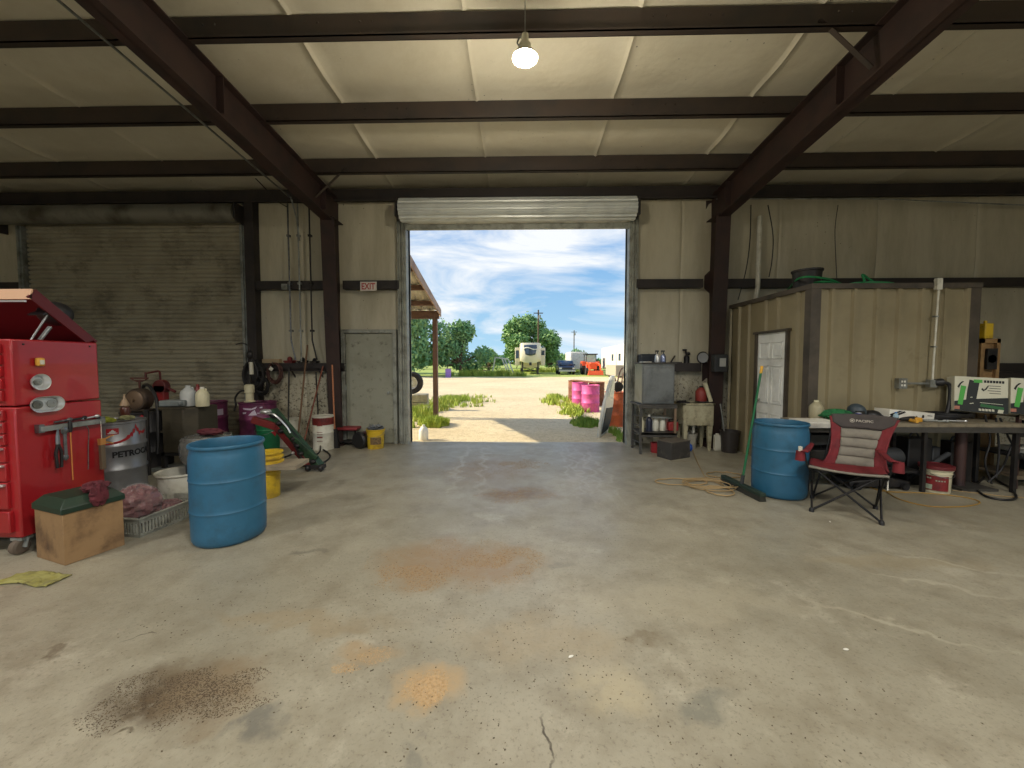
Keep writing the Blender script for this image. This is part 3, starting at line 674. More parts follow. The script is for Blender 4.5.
# dark parked car
M_NAVY = mat('dark_blue_paint', (44,62,88), .3, .3)
CR = thing('parked_car', 'dark blue parked car facing the shed beside the tractor', 'car', (5.6, 47.5, GZ))
prof = [(0,.45),(.05,.95),(1.2,1.08),(1.9,1.72),(4.1,1.75),(4.6,1.1),(4.7,.45)]
m = MB(); m.prism(prof, (-.98,0,0), (0,1,0), (0,0,1), (1.96,0,0)); m.build('body', M_NAVY, CR, bevel=.12)
m = MB(); m.add([(-.82,1.16,1.12),(.82,1.16,1.12),(.70,1.80,1.68),(-.70,1.80,1.68)], [(0,1,2,3)]); m.build('windscreen', M_DKG, CR, solid=.04)
m = MB(); m.bb((-.6,-.03,.66),(.6,.03,.88)); m.build('grille', M_CHAS, CR)
m = MB(); m.bb((-1.0,-.1,.38),(1.0,.1,.60)); m.build('bumper', mat('bumper_chrome', (170,176,180), .3, .6), CR)
for s in (-1, 1):
    m = MB(); m.bb((s*.8-.16,-.04,.68),(s*.8+.16,.03,.88)); m.build('headlight', M_WHT, CR)
    m = MB(); m.bb((s*1.08-.1,1.5,1.1),(s*1.08+.1,1.65,1.28)); m.build('side_mirror', M_NAVY, CR)
    for y in (.9, 3.9):
        m = MB(); m.lathe([(0,-.12),(.34,-.12),(.37,0),(.34,.12),(0,.12)], (s*.88,y,.36), 20, Matrix(((0,0,1),(1,0,0),(0,1,0)))); m.build('wheel', M_TIRE, CR)
# orange tractor with loader
M_TRO = mat('tractor_orange', (236,92,44), .45, 0)
TR = thing('farm_tractor', 'orange tractor with front loader parked in the far yard', 'tractor', (8.5, 45.5, GZ))
m = MB(); m.prism([(-.4,.7),(.4,.7),(.42,1.35),(.3,1.5),(-.3,1.5),(-.42,1.35)], (0,.4,0), (1,0,0), (0,0,1), (0,1.7,0)); m.build('hood', M_TRO, TR, bevel=.05)
for s in (-1, 1):
    m = MB(); m.lathe([(.35,-.22),(.72,-.22),(.78,0),(.72,.22),(.35,.22)], (s*.85,3.0,.78), 24, Matrix(((0,0,1),(1,0,0),(0,1,0)))); w_ = m.build('rear_wheel', M_TIRE, TR)
    m = MB(); m.lathe([(0,-.15),(.36,-.2),(.36,.2),(0,.15)], (s*.85,3.0,.78), 20, Matrix(((0,0,1),(1,0,0),(0,1,0)))); m.build('rim', M_TRO, w_)
    m = MB(); m.lathe([(0,-.16),(.4,-.16),(.44,0),(.4,.16),(0,.16)], (s*.72,.9,.44), 20, Matrix(((0,0,1),(1,0,0),(0,1,0)))); m.build('front_wheel', M_TIRE, TR)
    m = MB(); m.prism([(2.1,1.1),(2.2,1.62),(3.3,1.66),(3.8,1.2),(3.6,1.1),(3.2,1.45),(2.5,1.4)], (s*.85-.22,0,0), (0,1,0), (0,0,1), (.44,0,0)); m.build('fender', M_TRO, TR)
    m = MB(); m.bar((s*.55,2.0,1.5),(s*.62,-.2,1.2),.14,.16); m.bar((s*.62,-.2,1.2),(s*.62,-.75,.35),.14,.16); m.bar((s*.5,1.6,.6),(s*.55,2.0,1.55),.14); m.build('loader_arm', M_TRO, TR)
m = MB(); m.prism([(-.6,.18),(-.75,.22),(-.95,.58),(-1.1,.08),(-.6,.04)], (-.85,0,0), (0,1,0), (0,0,1), (1.7,0,0)); m.build('bucket', M_TRO, TR)
m = MB()
for x, y in ((-.62,2.0),(.62,2.0),(-.62,3.5),(.62,3.5)): m.bar((x,y,1.3),(x*.92,y,2.45),.07)
m.bb((-.75,1.85,2.42),(.75,3.65,2.56)); m.build('cab_frame', M_CHAS, TR)
m = MB(); m.bb((-.57,2.0,1.4),(.57,2.02,2.4)); m.build('cab_glass', M_GLS, TR)
# white trailers
TW = thing('enclosed_trailer', 'white enclosed trailer parked behind the orange tractor', 'trailer', (7.7, 52.5, GZ))
m = MB(); m.bb((-1.1,0,.5),(1.1,6,2.9)); m.build('box_body', M_WHT, TW, bevel=.1)
m = MB(); m.bb((-.9,-.03,.6),(-.04,0,2.7)); m.bb((.04,-.03,.6),(.9,0,2.7)); m.build('rear_doors', M_WHT, TW, bevel=.01)
for s in (-1, 1):
    m = MB(); m.lathe([(0,-.1),(.33,-.1),(.35,0),(.33,.1),(0,.1)], (s*1.0,3,.35), 18, Matrix(((0,0,1),(1,0,0),(0,1,0)))); m.build('wheel', M_TIRE, TW)
WC = thing('travel_trailer', 'long white travel trailer at the right edge of the yard', 'caravan', (9.6, 34, GZ), -.04)
m = MB(); m.prism([(0,.7),(16,.7),(16.2,2.0),(15.9,3.3),(.3,3.3),(-.2,2.6),(-.2,1.2)], (0,0,0), (0,1,0), (0,0,1), (2.5,0,0)); m.build('body', M_WHT, WC, bevel=.1)
for y in (1.5, 4.6, 8.2):
    m = MB(); m.bb((-.03,y,1.7),(.0,y+.9,2.4)); m.build('side_pane', M_DKG, WC)
m = MB(); m.bb((.5,-.23,1.7),(2.0,-.2,2.4)); m.build('front_pane', M_DKG, WC)
m = MB(); m.bb((-.03,6.3,.8),(.0,7.0,2.7)); m.build('entry_door', M_CREAM, WC)
m = MB(); m.bb((.8,3,3.3),(1.6,4,3.55)); m.build('roof_unit', M_WHT, WC, bevel=.04)
for y in (5.0, 5.9):
    m = MB(); m.lathe([(0,-.1),(.34,-.1),(.36,0),(.34,.1),(0,.1)], (.1,y,.36), 18, Matrix(((0,0,1),(1,0,0),(0,1,0)))); m.build('wheel', M_TIRE, WC)
UT = thing('utility_trailer', 'tan flatbed trailer box parked in front of the white travel trailer', 'trailer', (7.0, 29, GZ), 0)
m = MB(); m.bb((0,0,.55),(2.0,3.4,1.35)); m.build('bed', mat('tan_trailer', (168,158,136), .7), UT, bevel=.02)
for s in (.15, 1.85):
    m = MB(); m.lathe([(0,-.1),(.3,-.1),(.32,0),(.3,.1),(0,.1)], (s,1.7,.32), 18, Matrix(((0,0,1),(1,0,0),(0,1,0)))); m.build('wheel', M_TIRE, UT)
# utility poles
def pole(x, y, h, label):
    T = thing('utility_pole', label, 'pole', (x, y, GZ)); m = MB(); m.tube([(0,0,0),(0,0,h)], [.16,.11], 10); m.build('pole_shaft', M_BARK, T)
    m = MB(); m.bb((-.7,-.14,h-.55),(.7,-.02,h-.42)); m.build('cross_arm', M_BARK, T)
    m = MB(); m.cyl((.2,-.2,h-1.3),(.2,-.2,h-.75),.16); m.build('transformer', M_GALV, T)
pole(2.55, 58, 9.2, 'tall wooden utility pole rising in front of the round tree')
pole(13.5, 100, 9.5, 'small distant utility pole above the orange tractor')
# fence, leaning white frame and a purple drum at the yard's edge
FN = thing('rail_fence', 'low wooden rail fence in the weeds at the yard edge', 'fence', (-6.8, 46, GZ))
for x in (0, 1.5, 3.0):
    m = MB(); m.bb((x-.08,-.08,0),(x+.08,.08,1.1)); m.build('post', M_BARK, FN)
m = MB()
for z in (.5, .9): m.bb((-.1,-.1,z),(3.2,-.06,z+.13))
m.build('rail', mat('weathered_rail', (190,160,128), .8), FN)
m = MB()
for a, b in (((0,0,0),(.4,0,2.1)),((.4,0,2.1),(1.9,0,1.9)),((1.9,0,1.9),(2.6,0,0)),((1.2,0,1.9),(1.9,0,.2)),((1.5,0,1.9),(2.2,0,.1))): m.bar(a, b, .14)
single(m, 'scrap_gate', mat('weathered_white', (206,202,194), .7), 'old white metal frame standing in the weeds', 'frame', (-3.4, 45.5, GZ))
m = MB(); drum(m); single(m, 'steel_drum', mat('lilac_drum', (156,120,190), .5), 'lilac purple drum by the trees across the yard', 'drum', (-7.4, 39.5, GZ), 0, 'drums in the yard')
# ================================================================ LEFT SIDE
M_RED = mat('tool_chest_red', (156,30,36), .3, .1, (140,26,32), 2, dirt=(120,24,26), ds=3, dlo=.6, dhi=.8, coat=.3)
M_DRED = mat('dark_red_inside', (110,18,22), .5, .1); M_BEIGE = mat('lip_reflection_beige', (200,160,130), .5)  # beige is a painted reflection on the red lid's lip
M_CHR = mat('chrome', (206,208,208), .36, .75); M_STL = mat('tool_steel', (130,132,134), .35, .8, (90,90,90), 12)
M_BLUE = mat('blue_polyethylene', (38,92,122), .45, 0, (46,100,130), 2, dirt=(36,76,98), ds=5, bump=.05, bs=8)
M_BLKM = mat('black_metal', (34,33,34), .5, .3, (52,48,46), 6); M_BLKP = mat('black_plastic', (24,24,26), .5)
M_HOSE = mat('black_hose', (24,23,24), .55); M_RUST = mat('dark_rust', (92,52,44), .75, .2, (62,40,36), 8)
M_CARD = mat('raw_plywood', (146,116,80), .75, 0, (126,96,64), 3, dirt=(72,52,38), ds=3.4, dlo=.5, dhi=.72)
M_GRNL = mat('dark_green_lid', (22,46,32), .5, 0, (28,54,36), 4, dirt=(30,34,26), ds=5); M_RAG = mat('red_shop_rag', (88,32,40), .9, 0, (64,24,30), 9)
M_WP = mat('white_plastic', (206,204,190), .45, 0, (178,174,156), 5, dirt=(110,104,86), ds=6, dlo=.58, dhi=.78)
M_TAPE = mat('yellow_tool', (214,160,60), .5)
# ---- red rolling tool chest (front faces the camera, right side along the depth)
cx0 = G(15, 539, .13)
TX, TY = -4.14, 3.06
TC = thing('tool_chest', 'tall red rolling tool chest with open lid at the left edge', 'tool chest', (TX, TY, 0))
CW, CDp = 1.5, .68
m = MB(); m.bb((-CW, .02, .15), (0, CDp, 1.24)); m.build('lower_cabinet', M_RED, TC, bevel=.012)
m = MB(); m.bb((-CW, .02, 1.25), (0, CDp-.01, 1.80)); m.build('upper_chest', M_RED, TC, bevel=.012)
def drawer(z0, z1, par, x0=-CW+.04, x1=-.075):
    m = MB(); m.bb((x0, -.005, z0), (x1, .03, z1)); d = m.build('drawer', M_RED, par, bevel=.006)
    m = MB(); m.bb((x0+.01, -.03, z1-.028), (x1-.005, -.004, z1-.010)); m.build('drawer_handle', M_CHR, d, bevel=.003)
for z0, z1 in ((.40,.62),(.63,.78),(.79,.92),(.93,1.02),(1.03,1.12),(1.13,1.22)): drawer(z0, z1, TC)
for z0, z1 in ((1.29,1.38),(1.39,1.48),(1.49,1.58),(1.59,1.67),(1.68,1.76)): drawer(z0, z1, TC)
m = MB(); m.bb((-CW+.04, -.012, .2), (-.06, .03, .38)); m.build('bottom_drawer', M_RED, TC, bevel=.008)
# lid: hinged at the back, raised toward the front
a0 = math.radians(42); hy, hz = CDp-.02, 1.80
ly = lambda s: hy-s*math.cos(a0); lz = lambda s: hz+s*math.sin(a0)
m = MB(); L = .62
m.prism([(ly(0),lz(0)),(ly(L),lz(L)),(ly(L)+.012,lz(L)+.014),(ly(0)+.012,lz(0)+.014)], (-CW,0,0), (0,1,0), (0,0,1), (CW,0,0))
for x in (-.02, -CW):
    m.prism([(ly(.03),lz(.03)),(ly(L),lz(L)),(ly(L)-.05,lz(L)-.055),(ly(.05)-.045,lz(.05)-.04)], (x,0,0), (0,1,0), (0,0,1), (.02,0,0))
lid = m.build('lid', mat('lid_red_shaded', (88,18,24), .45, .1), TC)  # lid red is darkened to carry the shade of its underside
m = MB(); e = Vector((0, ly(L), lz(L))); m.box((-CW/2, ly(L)-.025, lz(L)-.03), (CW, .012, .09), (math.radians(-12),0,0)); m.build('lid_lip', M_BEIGE, lid)
m = MB(); m.bb((-CW, ly(L)-.06, lz(L)-.10), (-.02, ly(L)-.045, lz(L)-.085)); m.build('lid_trim', M_CHR, lid)
m = MB(); m.cyl((-.035, .18, 1.80), (-.035, ly(.42)-.02, lz(.42)-.02), .008); m.cyl((-.035, .24, 1.80), (-.035, .32, 1.92), .016); m.build('gas_strut', M_STL, lid)
m = MB(); m.bb((-CW+.05, .06, -0+.13), (-.05, CDp-.06, .16)); m.build('base_frame', M_BLKM, TC)
for x in (-.09, -CW+.1):
    for y in (.07, CDp-.1):
        m = MB(); m.lathe([(0,-.025),(.045,-.03),(.062,-.02),(.065,0),(.062,.02),(.045,.03),(0,.025)], (x+.02,y-.02,.065), 20, Matrix(((0,0,1),(1,0,0),(0,1,0)))); w_ = m.build('caster', mat('caster_rubber', (96,84,72), .7), TC)
        m = MB(); m.bar((x-.02,y,.14),(x-.02,y-.02,.06),.05,.006); m.bar((x+.06,y,.14),(x+.06,y-.02,.06),.05,.006); m.bb((x-.03,y-.04,.12),(x+.07,y+.04,.145)); m.build('caster_fork', M_GALV, w_)
for y, z in ((.1,1.76),(.60,1.76)):
    m = MB(); m.sph((0,y,z), .009, 8, 5); m.build('bolt', M_BLKM, TC)
# things stuck on the side of the chest (plane X = TX)
RX = Matrix(((0,0,1),(0,1,0),(-1,0,0)))     # local z -> +x
def side(px, py): return PX(px, py, TX+.004)
def chest_thing(name, label, cat, px, py): p = side(px, py); return thing(name, label, cat, tuple(p))
B = chest_thing('parts_bowl', 'round chrome magnetic bowl stuck on the red tool chest side', 'bowl', 37, 382)
m = MB(); m.lathe([(0,.004),(.045,.004),(.055,.02),(.066,.04),(.07,.042),(.07,.036),(.06,.016),(.05,0),(0,0)], seg=32, M=RX); m.build('dish', M_CHR, B)
m = MB(); m.lathe([(0,.0),(.03,.004),(.03,.012),(.012,.014),(.012,.01),(0,.01)], seg=20, M=RX); m.build('magnet_disc', M_GALV, B)
B = chest_thing('parts_tray', 'oblong chrome magnetic tray stuck on the red tool chest side', 'tray', 44, 404)
def stad(hw, hh, n=8): return [(hw-hh+hh*math.cos(-PI/2+PI*k/n), hh*math.sin(-PI/2+PI*k/n)) for k in range(n+1)]+[(-(hw-hh)+hh*math.cos(PI/2+PI*k/n), hh*math.sin(PI/2+PI*k/n)) for k in range(n+1)]
m = MB(); lev = [(stad(.095,.05),.0),(stad(.118,.062),.04),(stad(.123,.067),.042),(stad(.123,.067),.036),(stad(.1,.055),-.0)]
pts = [(x_, a, b) for pl, x_ in lev for a, b in pl]; n = len(lev[0][0])
m.add(pts, [(i*n+k, i*n+(k+1) % n, (i+1)*n+(k+1) % n, (i+1)*n+k) for i in range(4) for k in range(n)]); m.add([(0.003,a,b) for a, b in lev[0][0]], [tuple(range(n))]); m.build('dish', M_CHR, B)
for y in (-.05, .05):
    m = MB(); m.lathe([(0,.004),(.036,.006),(.036,.012),(.014,.014),(.014,.01),(0,.01)], (0,y,0), 20, RX); m.build('magnet_disc', M_GALV, B)
B = chest_thing('tape_measure', 'small yellow and white tape measure on the red tool chest side', 'tape measure', 38, 362)
m = MB(); m.bb((0,-.028,-.035),(.035,.028,.035)); m.build('case', M_TAPE, B, bevel=.012)
m = MB(); m.bb((.034,-.016,-.022),(.04,.016,.018)); m.build('face_sticker', M_WP, B, bevel=.003)
pa, pb = side(36, 429.5), side(99, 421)
B = thing('magnetic_tool_rack', 'steel tool bar full of hand tools on the red tool chest side', 'tool rack', tuple(pa))
zb = (pb-pa)
m = MB(); m.bar((.02,0,0),(.02,zb.y+.02,zb.z),.05,.045); m.build('bar', M_GALV, B, bevel=.003)
m = MB()
for y in (.01, zb.y): m.bb((0,y-.02,-.03),(.04,y+.02,.04))
m.build('bracket', M_STL, B)
R_ = random.Random(3)
def htool(kind, label, f, L, mt2, z0=-.02):
    T = thing(kind, label, 'hand tool', (TX+.055, pa.y+zb.y*f, pa.z+z0), 0, None)
    return T
T = htool('pliers', 'black handled pliers hanging from the steel tool bar', .22, .2, None)
m = MB(); m.tube([(0,-.012,-.34),(0,-.02,-.2),(0,0,-.12)],.011,6); m.tube([(0,.018,-.34),(0,.024,-.2),(0,0,-.12)],.011,6); m.build('handle', M_BLKP, T)
m = MB(); m.tube([(0,0,-.13),(0,0,-.06),(0,.005,0)],[.016,.014,.006],6); m.build('jaw', M_STL, T)
T = htool('adjustable_wrench', 'steel wrench hanging beside the black pliers', .33, .2, None)
m = MB(); m.bb((-.005,-.012,-.25),(.005,.012,-.03)); m.sph((0,0,-.26),(.008,.024,.03),10,6); m.sph((0,0,-.02),(.009,.032,.035),10,6); m.build('wrench_shank', M_STL, T, bevel=.003)
T = htool('screwdriver', 'long thin orange screwdriver hanging from the tool bar', .42, .3, None)
m = MB(); m.cyl((0,0,-.48),(0,0,-.02),.005); m.build('shank', mat('orange_cord', (196,120,60), .6), T)
m = MB(); m.lathe([(0,-.03),(.012,-.03),(.016,0),(.014,.06),(.008,.08),(0,.08)], (0,0,-.01), 12); m.build('handle', M_BLKP, T)
T = htool('hanging_chain', 'thin steel cable hanging from the middle of the tool bar', .68, .3, None)
m = MB(); m.tube(spline([(0,0,0),(0,.02,-.06),(0,.01,-.2),(0,.0,-.42)],5),.004,6); m.build('cable', M_STL, T)
for i, (f, a, col, l) in enumerate(((.35,.12,M_STL,'chrome ratchet lying along the top of the tool bar'),(.55,.16,M_BLKM,'black socket wrench lying on top of the tool bar'),(.8,.13,M_CHR,'chrome ratchet at the far end of the tool bar'))):
    m = MB(); m.cyl((0,-a/2,0),(0,a/2,.008),.009); m.sph((0,a/2,.008),(.014,.024,.018),10,6); single(m, 'ratchet', col, l, 'hand tool', (TX+.025, pa.y+zb.y*f, pa.z+zb.z*f+.045))
T = thing('bar_clamp', 'small brass clamp hanging on a string below the tool bar', 'clamp', (TX+.06, pa.y+zb.y*.93, pa.z-.17))
m = MB(); m.cyl((0,0,.0),(0,0,.17),.0025,seg=5); m.build('string', M_WP, T)
m = MB(); m.bb((-.015,-.025,-.06),(.015,.025,.0)); m.tube([(0,.0,-.02),(.0,.06,.0),(0,.11,.015)],[.01,.008,.005],6); m.tube([(0,.0,-.03),(.0,.06,-.05),(0,.11,-.07)],[.01,.008,.005],6); m.build('jaws', mat('brass_tone', (186,130,70), .5, .3), T)
m = MB(); m.bb((-.012,-.02,-.3),(.012,.02,-.05)); m.build('grip', mat('clamp_grip', (98,84,66), .6), T)
# black cap resting on the back of the lid
p = Vector((TX-.35, TY+hy+.02, hz+.02))
m = MB(); m.sph((0,0,.0),(.11,.12,.11),20,10); m.box((.04,-.13,.0),(.14,.12,.012),(.5,0,0)); single(m, 'baseball_hat', M_BLKP, 'black cap resting on the sloping lid of the red tool chest', 'cap', (TX-.12, TY+ly(.30), lz(.30)+.05))
# ---- wooden box with green lid
c1, c2, c3 = G(65, 566), G(125, 545), G(37, 553)
ux = (c2-c1); uy = (c3-c1); ang = math.atan2(ux.y, ux.x); LX = ux.length; LY = abs(uy.dot(Vector((-math.sin(ang), math.cos(ang), 0))))*.80
BX = thing('wooden_box', 'raw plywood box with dark green lid beside the red tool chest', 'box', tuple(c1), ang)
hB = .43
m = MB(); m.bb((0,0,0),(LX,LY,hB)); m.build('box_body', M_CARD, BX, bevel=.004)
m = MB(); o_ = .012
m.add([(-o_,-o_,hB-.02),(LX+o_,-o_,hB-.02),(LX+o_,LY+o_,hB-.02),(-o_,LY+o_,hB-.02),(-o_,-o_,hB+.025),(LX+o_,-o_,hB+.025),(LX+o_,LY+o_,hB+.025),(-o_,LY+o_,hB+.025),
       (.04,.05,hB+.09),(LX-.04,.05,hB+.09),(LX-.04,LY-.05,hB+.09),(.04,LY-.05,hB+.09)],
      [(0,3,2,1),(0,1,5,4),(1,2,6,5),(2,3,7,6),(3,0,4,7),(4,5,9,8),(5,6,10,9),(6,7,11,10),(7,4,8,11),(8,9,10,11)]); m.build('lid', M_GRNL, BX, bevel=.006)
cr, sr = math.cos(ang), math.sin(ang)
def onbox(a, b, z): return (c1.x+a*cr-b*sr, c1.y+a*sr+b*cr, z)
m = MB(); m.v = []; lump(m, (0,0,0), (.08,.08,.04), 9, .5, 2.2, 26, 14); lump(m, (-.02,-.09,-.06), (.055,.03,.08), 4, .5, 2.4, 22, 14)
single(m, 'shop_rag', M_RAG, 'crumpled dark red rag draped over the green box lid', 'rag', onbox(LX*.62, .07, hB+.13), ang)
# ---- silver drum, lettered
M_SILV = mat('silver_drum', (150,152,154), .35, .55, (128,128,130), 2, dirt=(92,90,84), ds=5, dlo=.58, dhi=.8)
M_LRED = mat('logo_red', (158,24,34), .5); M_LBLK = mat('letter_black', (18,18,22), .5); M_LWHT = mat('logo_white', (206,206,206), .5)
sd = Vector((-5.10, 4.74, 0))
SD = thing('steel_drum', 'silver steel drum lettered in black beside the red tool chest', 'drum', tuple(sd), 0, 'drums inside the workshop')
m = MB(); drum(m); m.build('drum_body', M_SILV, SD)
fa = math.atan2(-sd.y, -sd.x); R1 = .2935
m = MB(); text_wrap(m, 'PETROCANADA', .098, R1, fa-.10, .455-.0, .004, .95); m.build('lettering', M_LBLK, SD)
def swoosh():
    top = [(-.18,.0),(-.05,.012),(.05,.03),(.10,.05),(.115,.075),(.135,.07),(.15,.10),(.165,.085),(.175,.13),(.19,.12),(.205,.175),(.225,.125),(.24,.135),(.245,.095),(.265,.10),(.285,.085),(.31,.10),(.33,.09),(.36,.11)]
    bot = [(.36,.10),(.33,.075),(.30,.07),(.27,.085),(.245,.06),(.235,.10),(.215,.105),(.205,.14),(.19,.09),(.175,.09),(.165,.05),(.15,.07),(.135,.045),(.10,.03),(.05,.015),(-.05,.003)]
    return top, bot
tp, bt = swoosh(); m = MB()
def yi(L, x):
    L = sorted(L)
    for (a, b), (c, d) in zip(L, L[1:]):
        if a <= x <= c: return b+(d-b)*(x-a)/max(1e-6, c-a)
    return L[-1][1] if x > L[-1][0] else L[0][1]
xs_ = [-.18+.54*k/70 for k in range(71)]
for xa, xb in zip(xs_, xs_[1:]):
    wrap_poly(m, [(xa, yi(bt, xa)*1.3-.004), (xb, yi(bt, xb)*1.3-.004), (xb, yi(tp, xb)*1.3+.003), (xa, yi(tp, xa)*1.3+.003)], R1, fa, .615)
m.build('leaf_swoosh', M_LRED, SD)
m = MB()
for k in range(6): wrap_poly(m, [(-.07+.018*k,0),(-.07+.018*(k+1),0),(-.07+.018*(k+1),.075),(-.07+.018*k,.075)], R1, fa, .735)
m.build('logo_patch', M_LRED, SD)
m = MB(); wrap_poly(m, [(-.058,.012),(.026,.012),(.026,.024),(-.058,.024)], R1+.0015, fa, .735)
wrap_poly(m, [(-.045,.026),(.014,.026),(.008,.04),(-.002,.043),(-.004,.052),(-.016,.062),(-.026,.052),(-.03,.043),(-.04,.04)], R1+.0015, fa, .735); m.build('logo_leaf', M_LWHT, SD)
# things on the silver drum
M_YG = mat('yellow_green_cloth', (156,162,52), .85, 0, (120,130,44), 12)
m = MB(); lump(m, (0,0,.02), (.13,.08,.035), 2, .45, 2.6, 26, 14, 0); lump(m, (.14,-.05,.015), (.09,.06,.028), 5, .5, 2.8, 20, 12, 0)
single(m, 'work_glove', M_YG, 'yellow-green work gloves heaped on the silver drum', 'gloves', (sd.x-.04, sd.y-.12, .885))
m = MB(); lump(m, (0,0,.02), (.08,.07,.03), 8, .45, 2.6, 22, 12, 0); single(m, 'shop_rag', mat('pale_rag', (150,150,110), .9), 'pale grey rag on the right of the silver drum top', 'rag', (sd.x+.13, sd.y+.03, .885))
# brown bottle with funnel top behind the drum: stands on a black drum behind
# ---- black drum behind
bd = G(148, 475); bd = Vector((-5.60, 5.68, 0))
BD = thing('steel_drum', 'black drum with red diamond label behind the silver drum', 'drum', tuple(bd), 0, 'drums inside the workshop')
m = MB(); drum(m); m.build('drum_body', M_BLKM, BD)
fb = math.atan2(-bd.y, -bd.x); m = MB(); wrap_poly(m, [(0,-.07),(.07,0),(0,.07),(-.07,0)], .295, fb-.18, .78); m.build('diamond_label', M_LRED, BD)
m = MB(); wrap_poly(m, [(0,-.035),(.035,0),(0,.035),(-.035,0)], .2965, fb-.18, .78); m.build('label_mark', M_LWHT, BD)
# bench pump / motor on the black drum
M_CAST = mat('cast_iron', (84,70,58), .6, .4, (60,50,44), 10)
PM = thing('transfer_pump', 'old cast iron pump with round housing on the black drum', 'pump', (bd.x-.06, bd.y-.03, .88))
Mf = Matrix(((1,0,0),(0,0,-1),(0,1,0))); Mg = Matrix(((1,0,0),(0,0,1),(0,1,0)))
m = MB(); m.lathe([(0,-.10),(.06,-.10),(.08,-.09),(.15,-.085),(.165,-.06),(.17,0),(.165,.05),(.12,.08),(0,.09)], (0,0,.17), 28, Mg); m.build('housing', M_CAST, PM)
m = MB(); m.lathe([(0,-.13),(.02,-.13),(.025,-.105),(.11,-.10),(.13,-.088),(.13,-.08),(0,-.08)], (0,0,.17), 24, Mg); m.build('face_plate', mat('pump_face', (116,96,78), .5, .5), PM)
m = MB(); m.bb((-.12,-.07,0),(.12,.07,.03)); m.build('foot', M_CAST, PM, bevel=.005)
m = MB(); m.cyl((0,0,.33),(0,0,.46),.014); m.prism([(-.10,.03),(.10,.03),(.03,0),(-.03,0)], (0,-.01,.43), (1,0,0), (0,0,1), (0,.02,0)); m.bb((-.13,-.014,.475),(.13,.014,.495)); m.bar((-.09,0,.455),(-.12,0,.48),.012); m.bar((.09,0,.455),(.12,0,.48),.012); m.build('handle', M_RUST, PM)
m = MB(); m.tube(spline([(.05,0,.35),(.10,-.02,.385),(.2,-.05,.37),(.33,-.1,.22),(.40,-.15,.0),(.42,-.18,-.3),(.42,-.2,-.6)],6),.022,8); m.build('hose', M_HOSE, PM)
# brown glass bottle
br = Vector((sd.x-.22, sd.y+.1, .885))
p = PY(105, 418, 5.05)
BT = thing('oil_bottle', 'brown bottle with a pale funnel cap behind the silver drum', 'bottle', (p.x, 5.05, .885-0))
m = MB(); m.lathe([(0,0),(.045,0),(.05,.02),(.05,.12),(.03,.15),(0,.15)], seg=18); m.build('bottle_body', mat('brown_bottle', (84,44,32), .3), BT)
m = MB(); m.lathe([(.03,.14),(.052,.16),(.03,.22),(.012,.26),(.010,.30),(0,.31)], seg=18); m.build('cap', mat('pale_funnel', (160,136,108), .5), BT)
BT.location = (sd.x+.02, sd.y+.17, .882); BT.location = (sd.x-.06, sd.y+.2, .882)
# ---- olive steel tank (squarish cabinet) with jugs
M_TANK = mat('grimy_olive_tank', (74,68,54), .6, .3, (58,54,44), 2, dirt=(38,34,28), ds=3)
t0 = Vector((-4.25, 5.55, 0))
ft = G(162, 478); TKx0 = PY(160, 440, 5.5).x; TKx1 = PY(192, 440, 5.5).x
TK = thing('steel_tank', 'grimy olive steel tank on an angle frame behind the blue drum', 'tank', (TKx0, 5.5, 0))
Wt = TKx1-TKx0
m = MB(); m.prism([(0,.06),(.04,.0),(Wt-.12,0),(Wt,.12),(Wt,.5),(0,.5)], (0,0,.28), (1,0,0), (0,1,0), (0,0,.66)); m.build('tank_body', M_TANK, TK, bevel=.015)
m = MB(); m.bb((-.005,-.006,.58),(Wt-.1,.0,.61)); m.build('seam_band', M_TANK, TK)
m = MB(); m.bb((-.01,-.01,.92),(Wt-.1,.3,.95)); m.build('top_flange', M_TANK, TK)
m = MB()
for x in (.03, Wt-.06): m.bb((x-.025,.0,0),(x+.025,.05,.28)); m.bb((x-.025,.42,0),(x+.025,.47,.28))
m.bb((0,0,.24),(Wt-.05,.04,.28)); m.build('stand', M_BLKM, TK)
tz = .95
def jug(name, label, x, y, z, mt, mc, w_=.15, h_=.28, cat='jug', rz=0, grp=None):
    T = thing(name, label, cat, (x, y, z), rz, grp)
    m = MB(); m.add([], []); d = w_*.7
    m.lathe([(0,0),(w_*.48,0),(w_*.5,.015),(w_*.5,h_*.62),(w_*.42,h_*.75),(w_*.16,h_*.93),(w_*.14,h_*.95),(0,h_*.95)], seg=18)
    m.tube(spline([(w_*.36,0,h_*.74),(w_*.34,0,h_*.9),(w_*.14,0,h_*.9)],4),w_*.06,6); m.build('jug_body', mt, T)
    m = MB(); m.lathe([(0,h_*.93),(w_*.17,h_*.93),(w_*.17,h_*1.02),(0,h_*1.02)], seg=14); m.build('cap', mc, T); return T
M_CRJ = mat('cream_jug', (206,200,168), .45, 0, (186,180,150), 6)
M_WJ = mat('milky_jug', (176,180,178), .35, 0, (196,198,196), 3)
x_ = lambda px, y: PY(px, 400, y).x
jug('plastic_jug', 'white jug with pointed neck on the olive tank', x_(188.5, 5.72), 5.72, tz, M_WJ, M_WJ, .20, .30)
jug('plastic_bottle', 'dark red bottle standing behind the cream jug on the olive tank', x_(198, 5.85), 5.85, tz, mat('red_bottle', (120,28,28), .4), mat('red_bottle2', (120,28,28), .4), .1, .31, 'bottle')
jug('plastic_jug', 'cream jug with open neck at the right of the olive tank', x_(202.5, 5.66), 5.66, tz, M_CRJ, M_WHT, .17, .28)
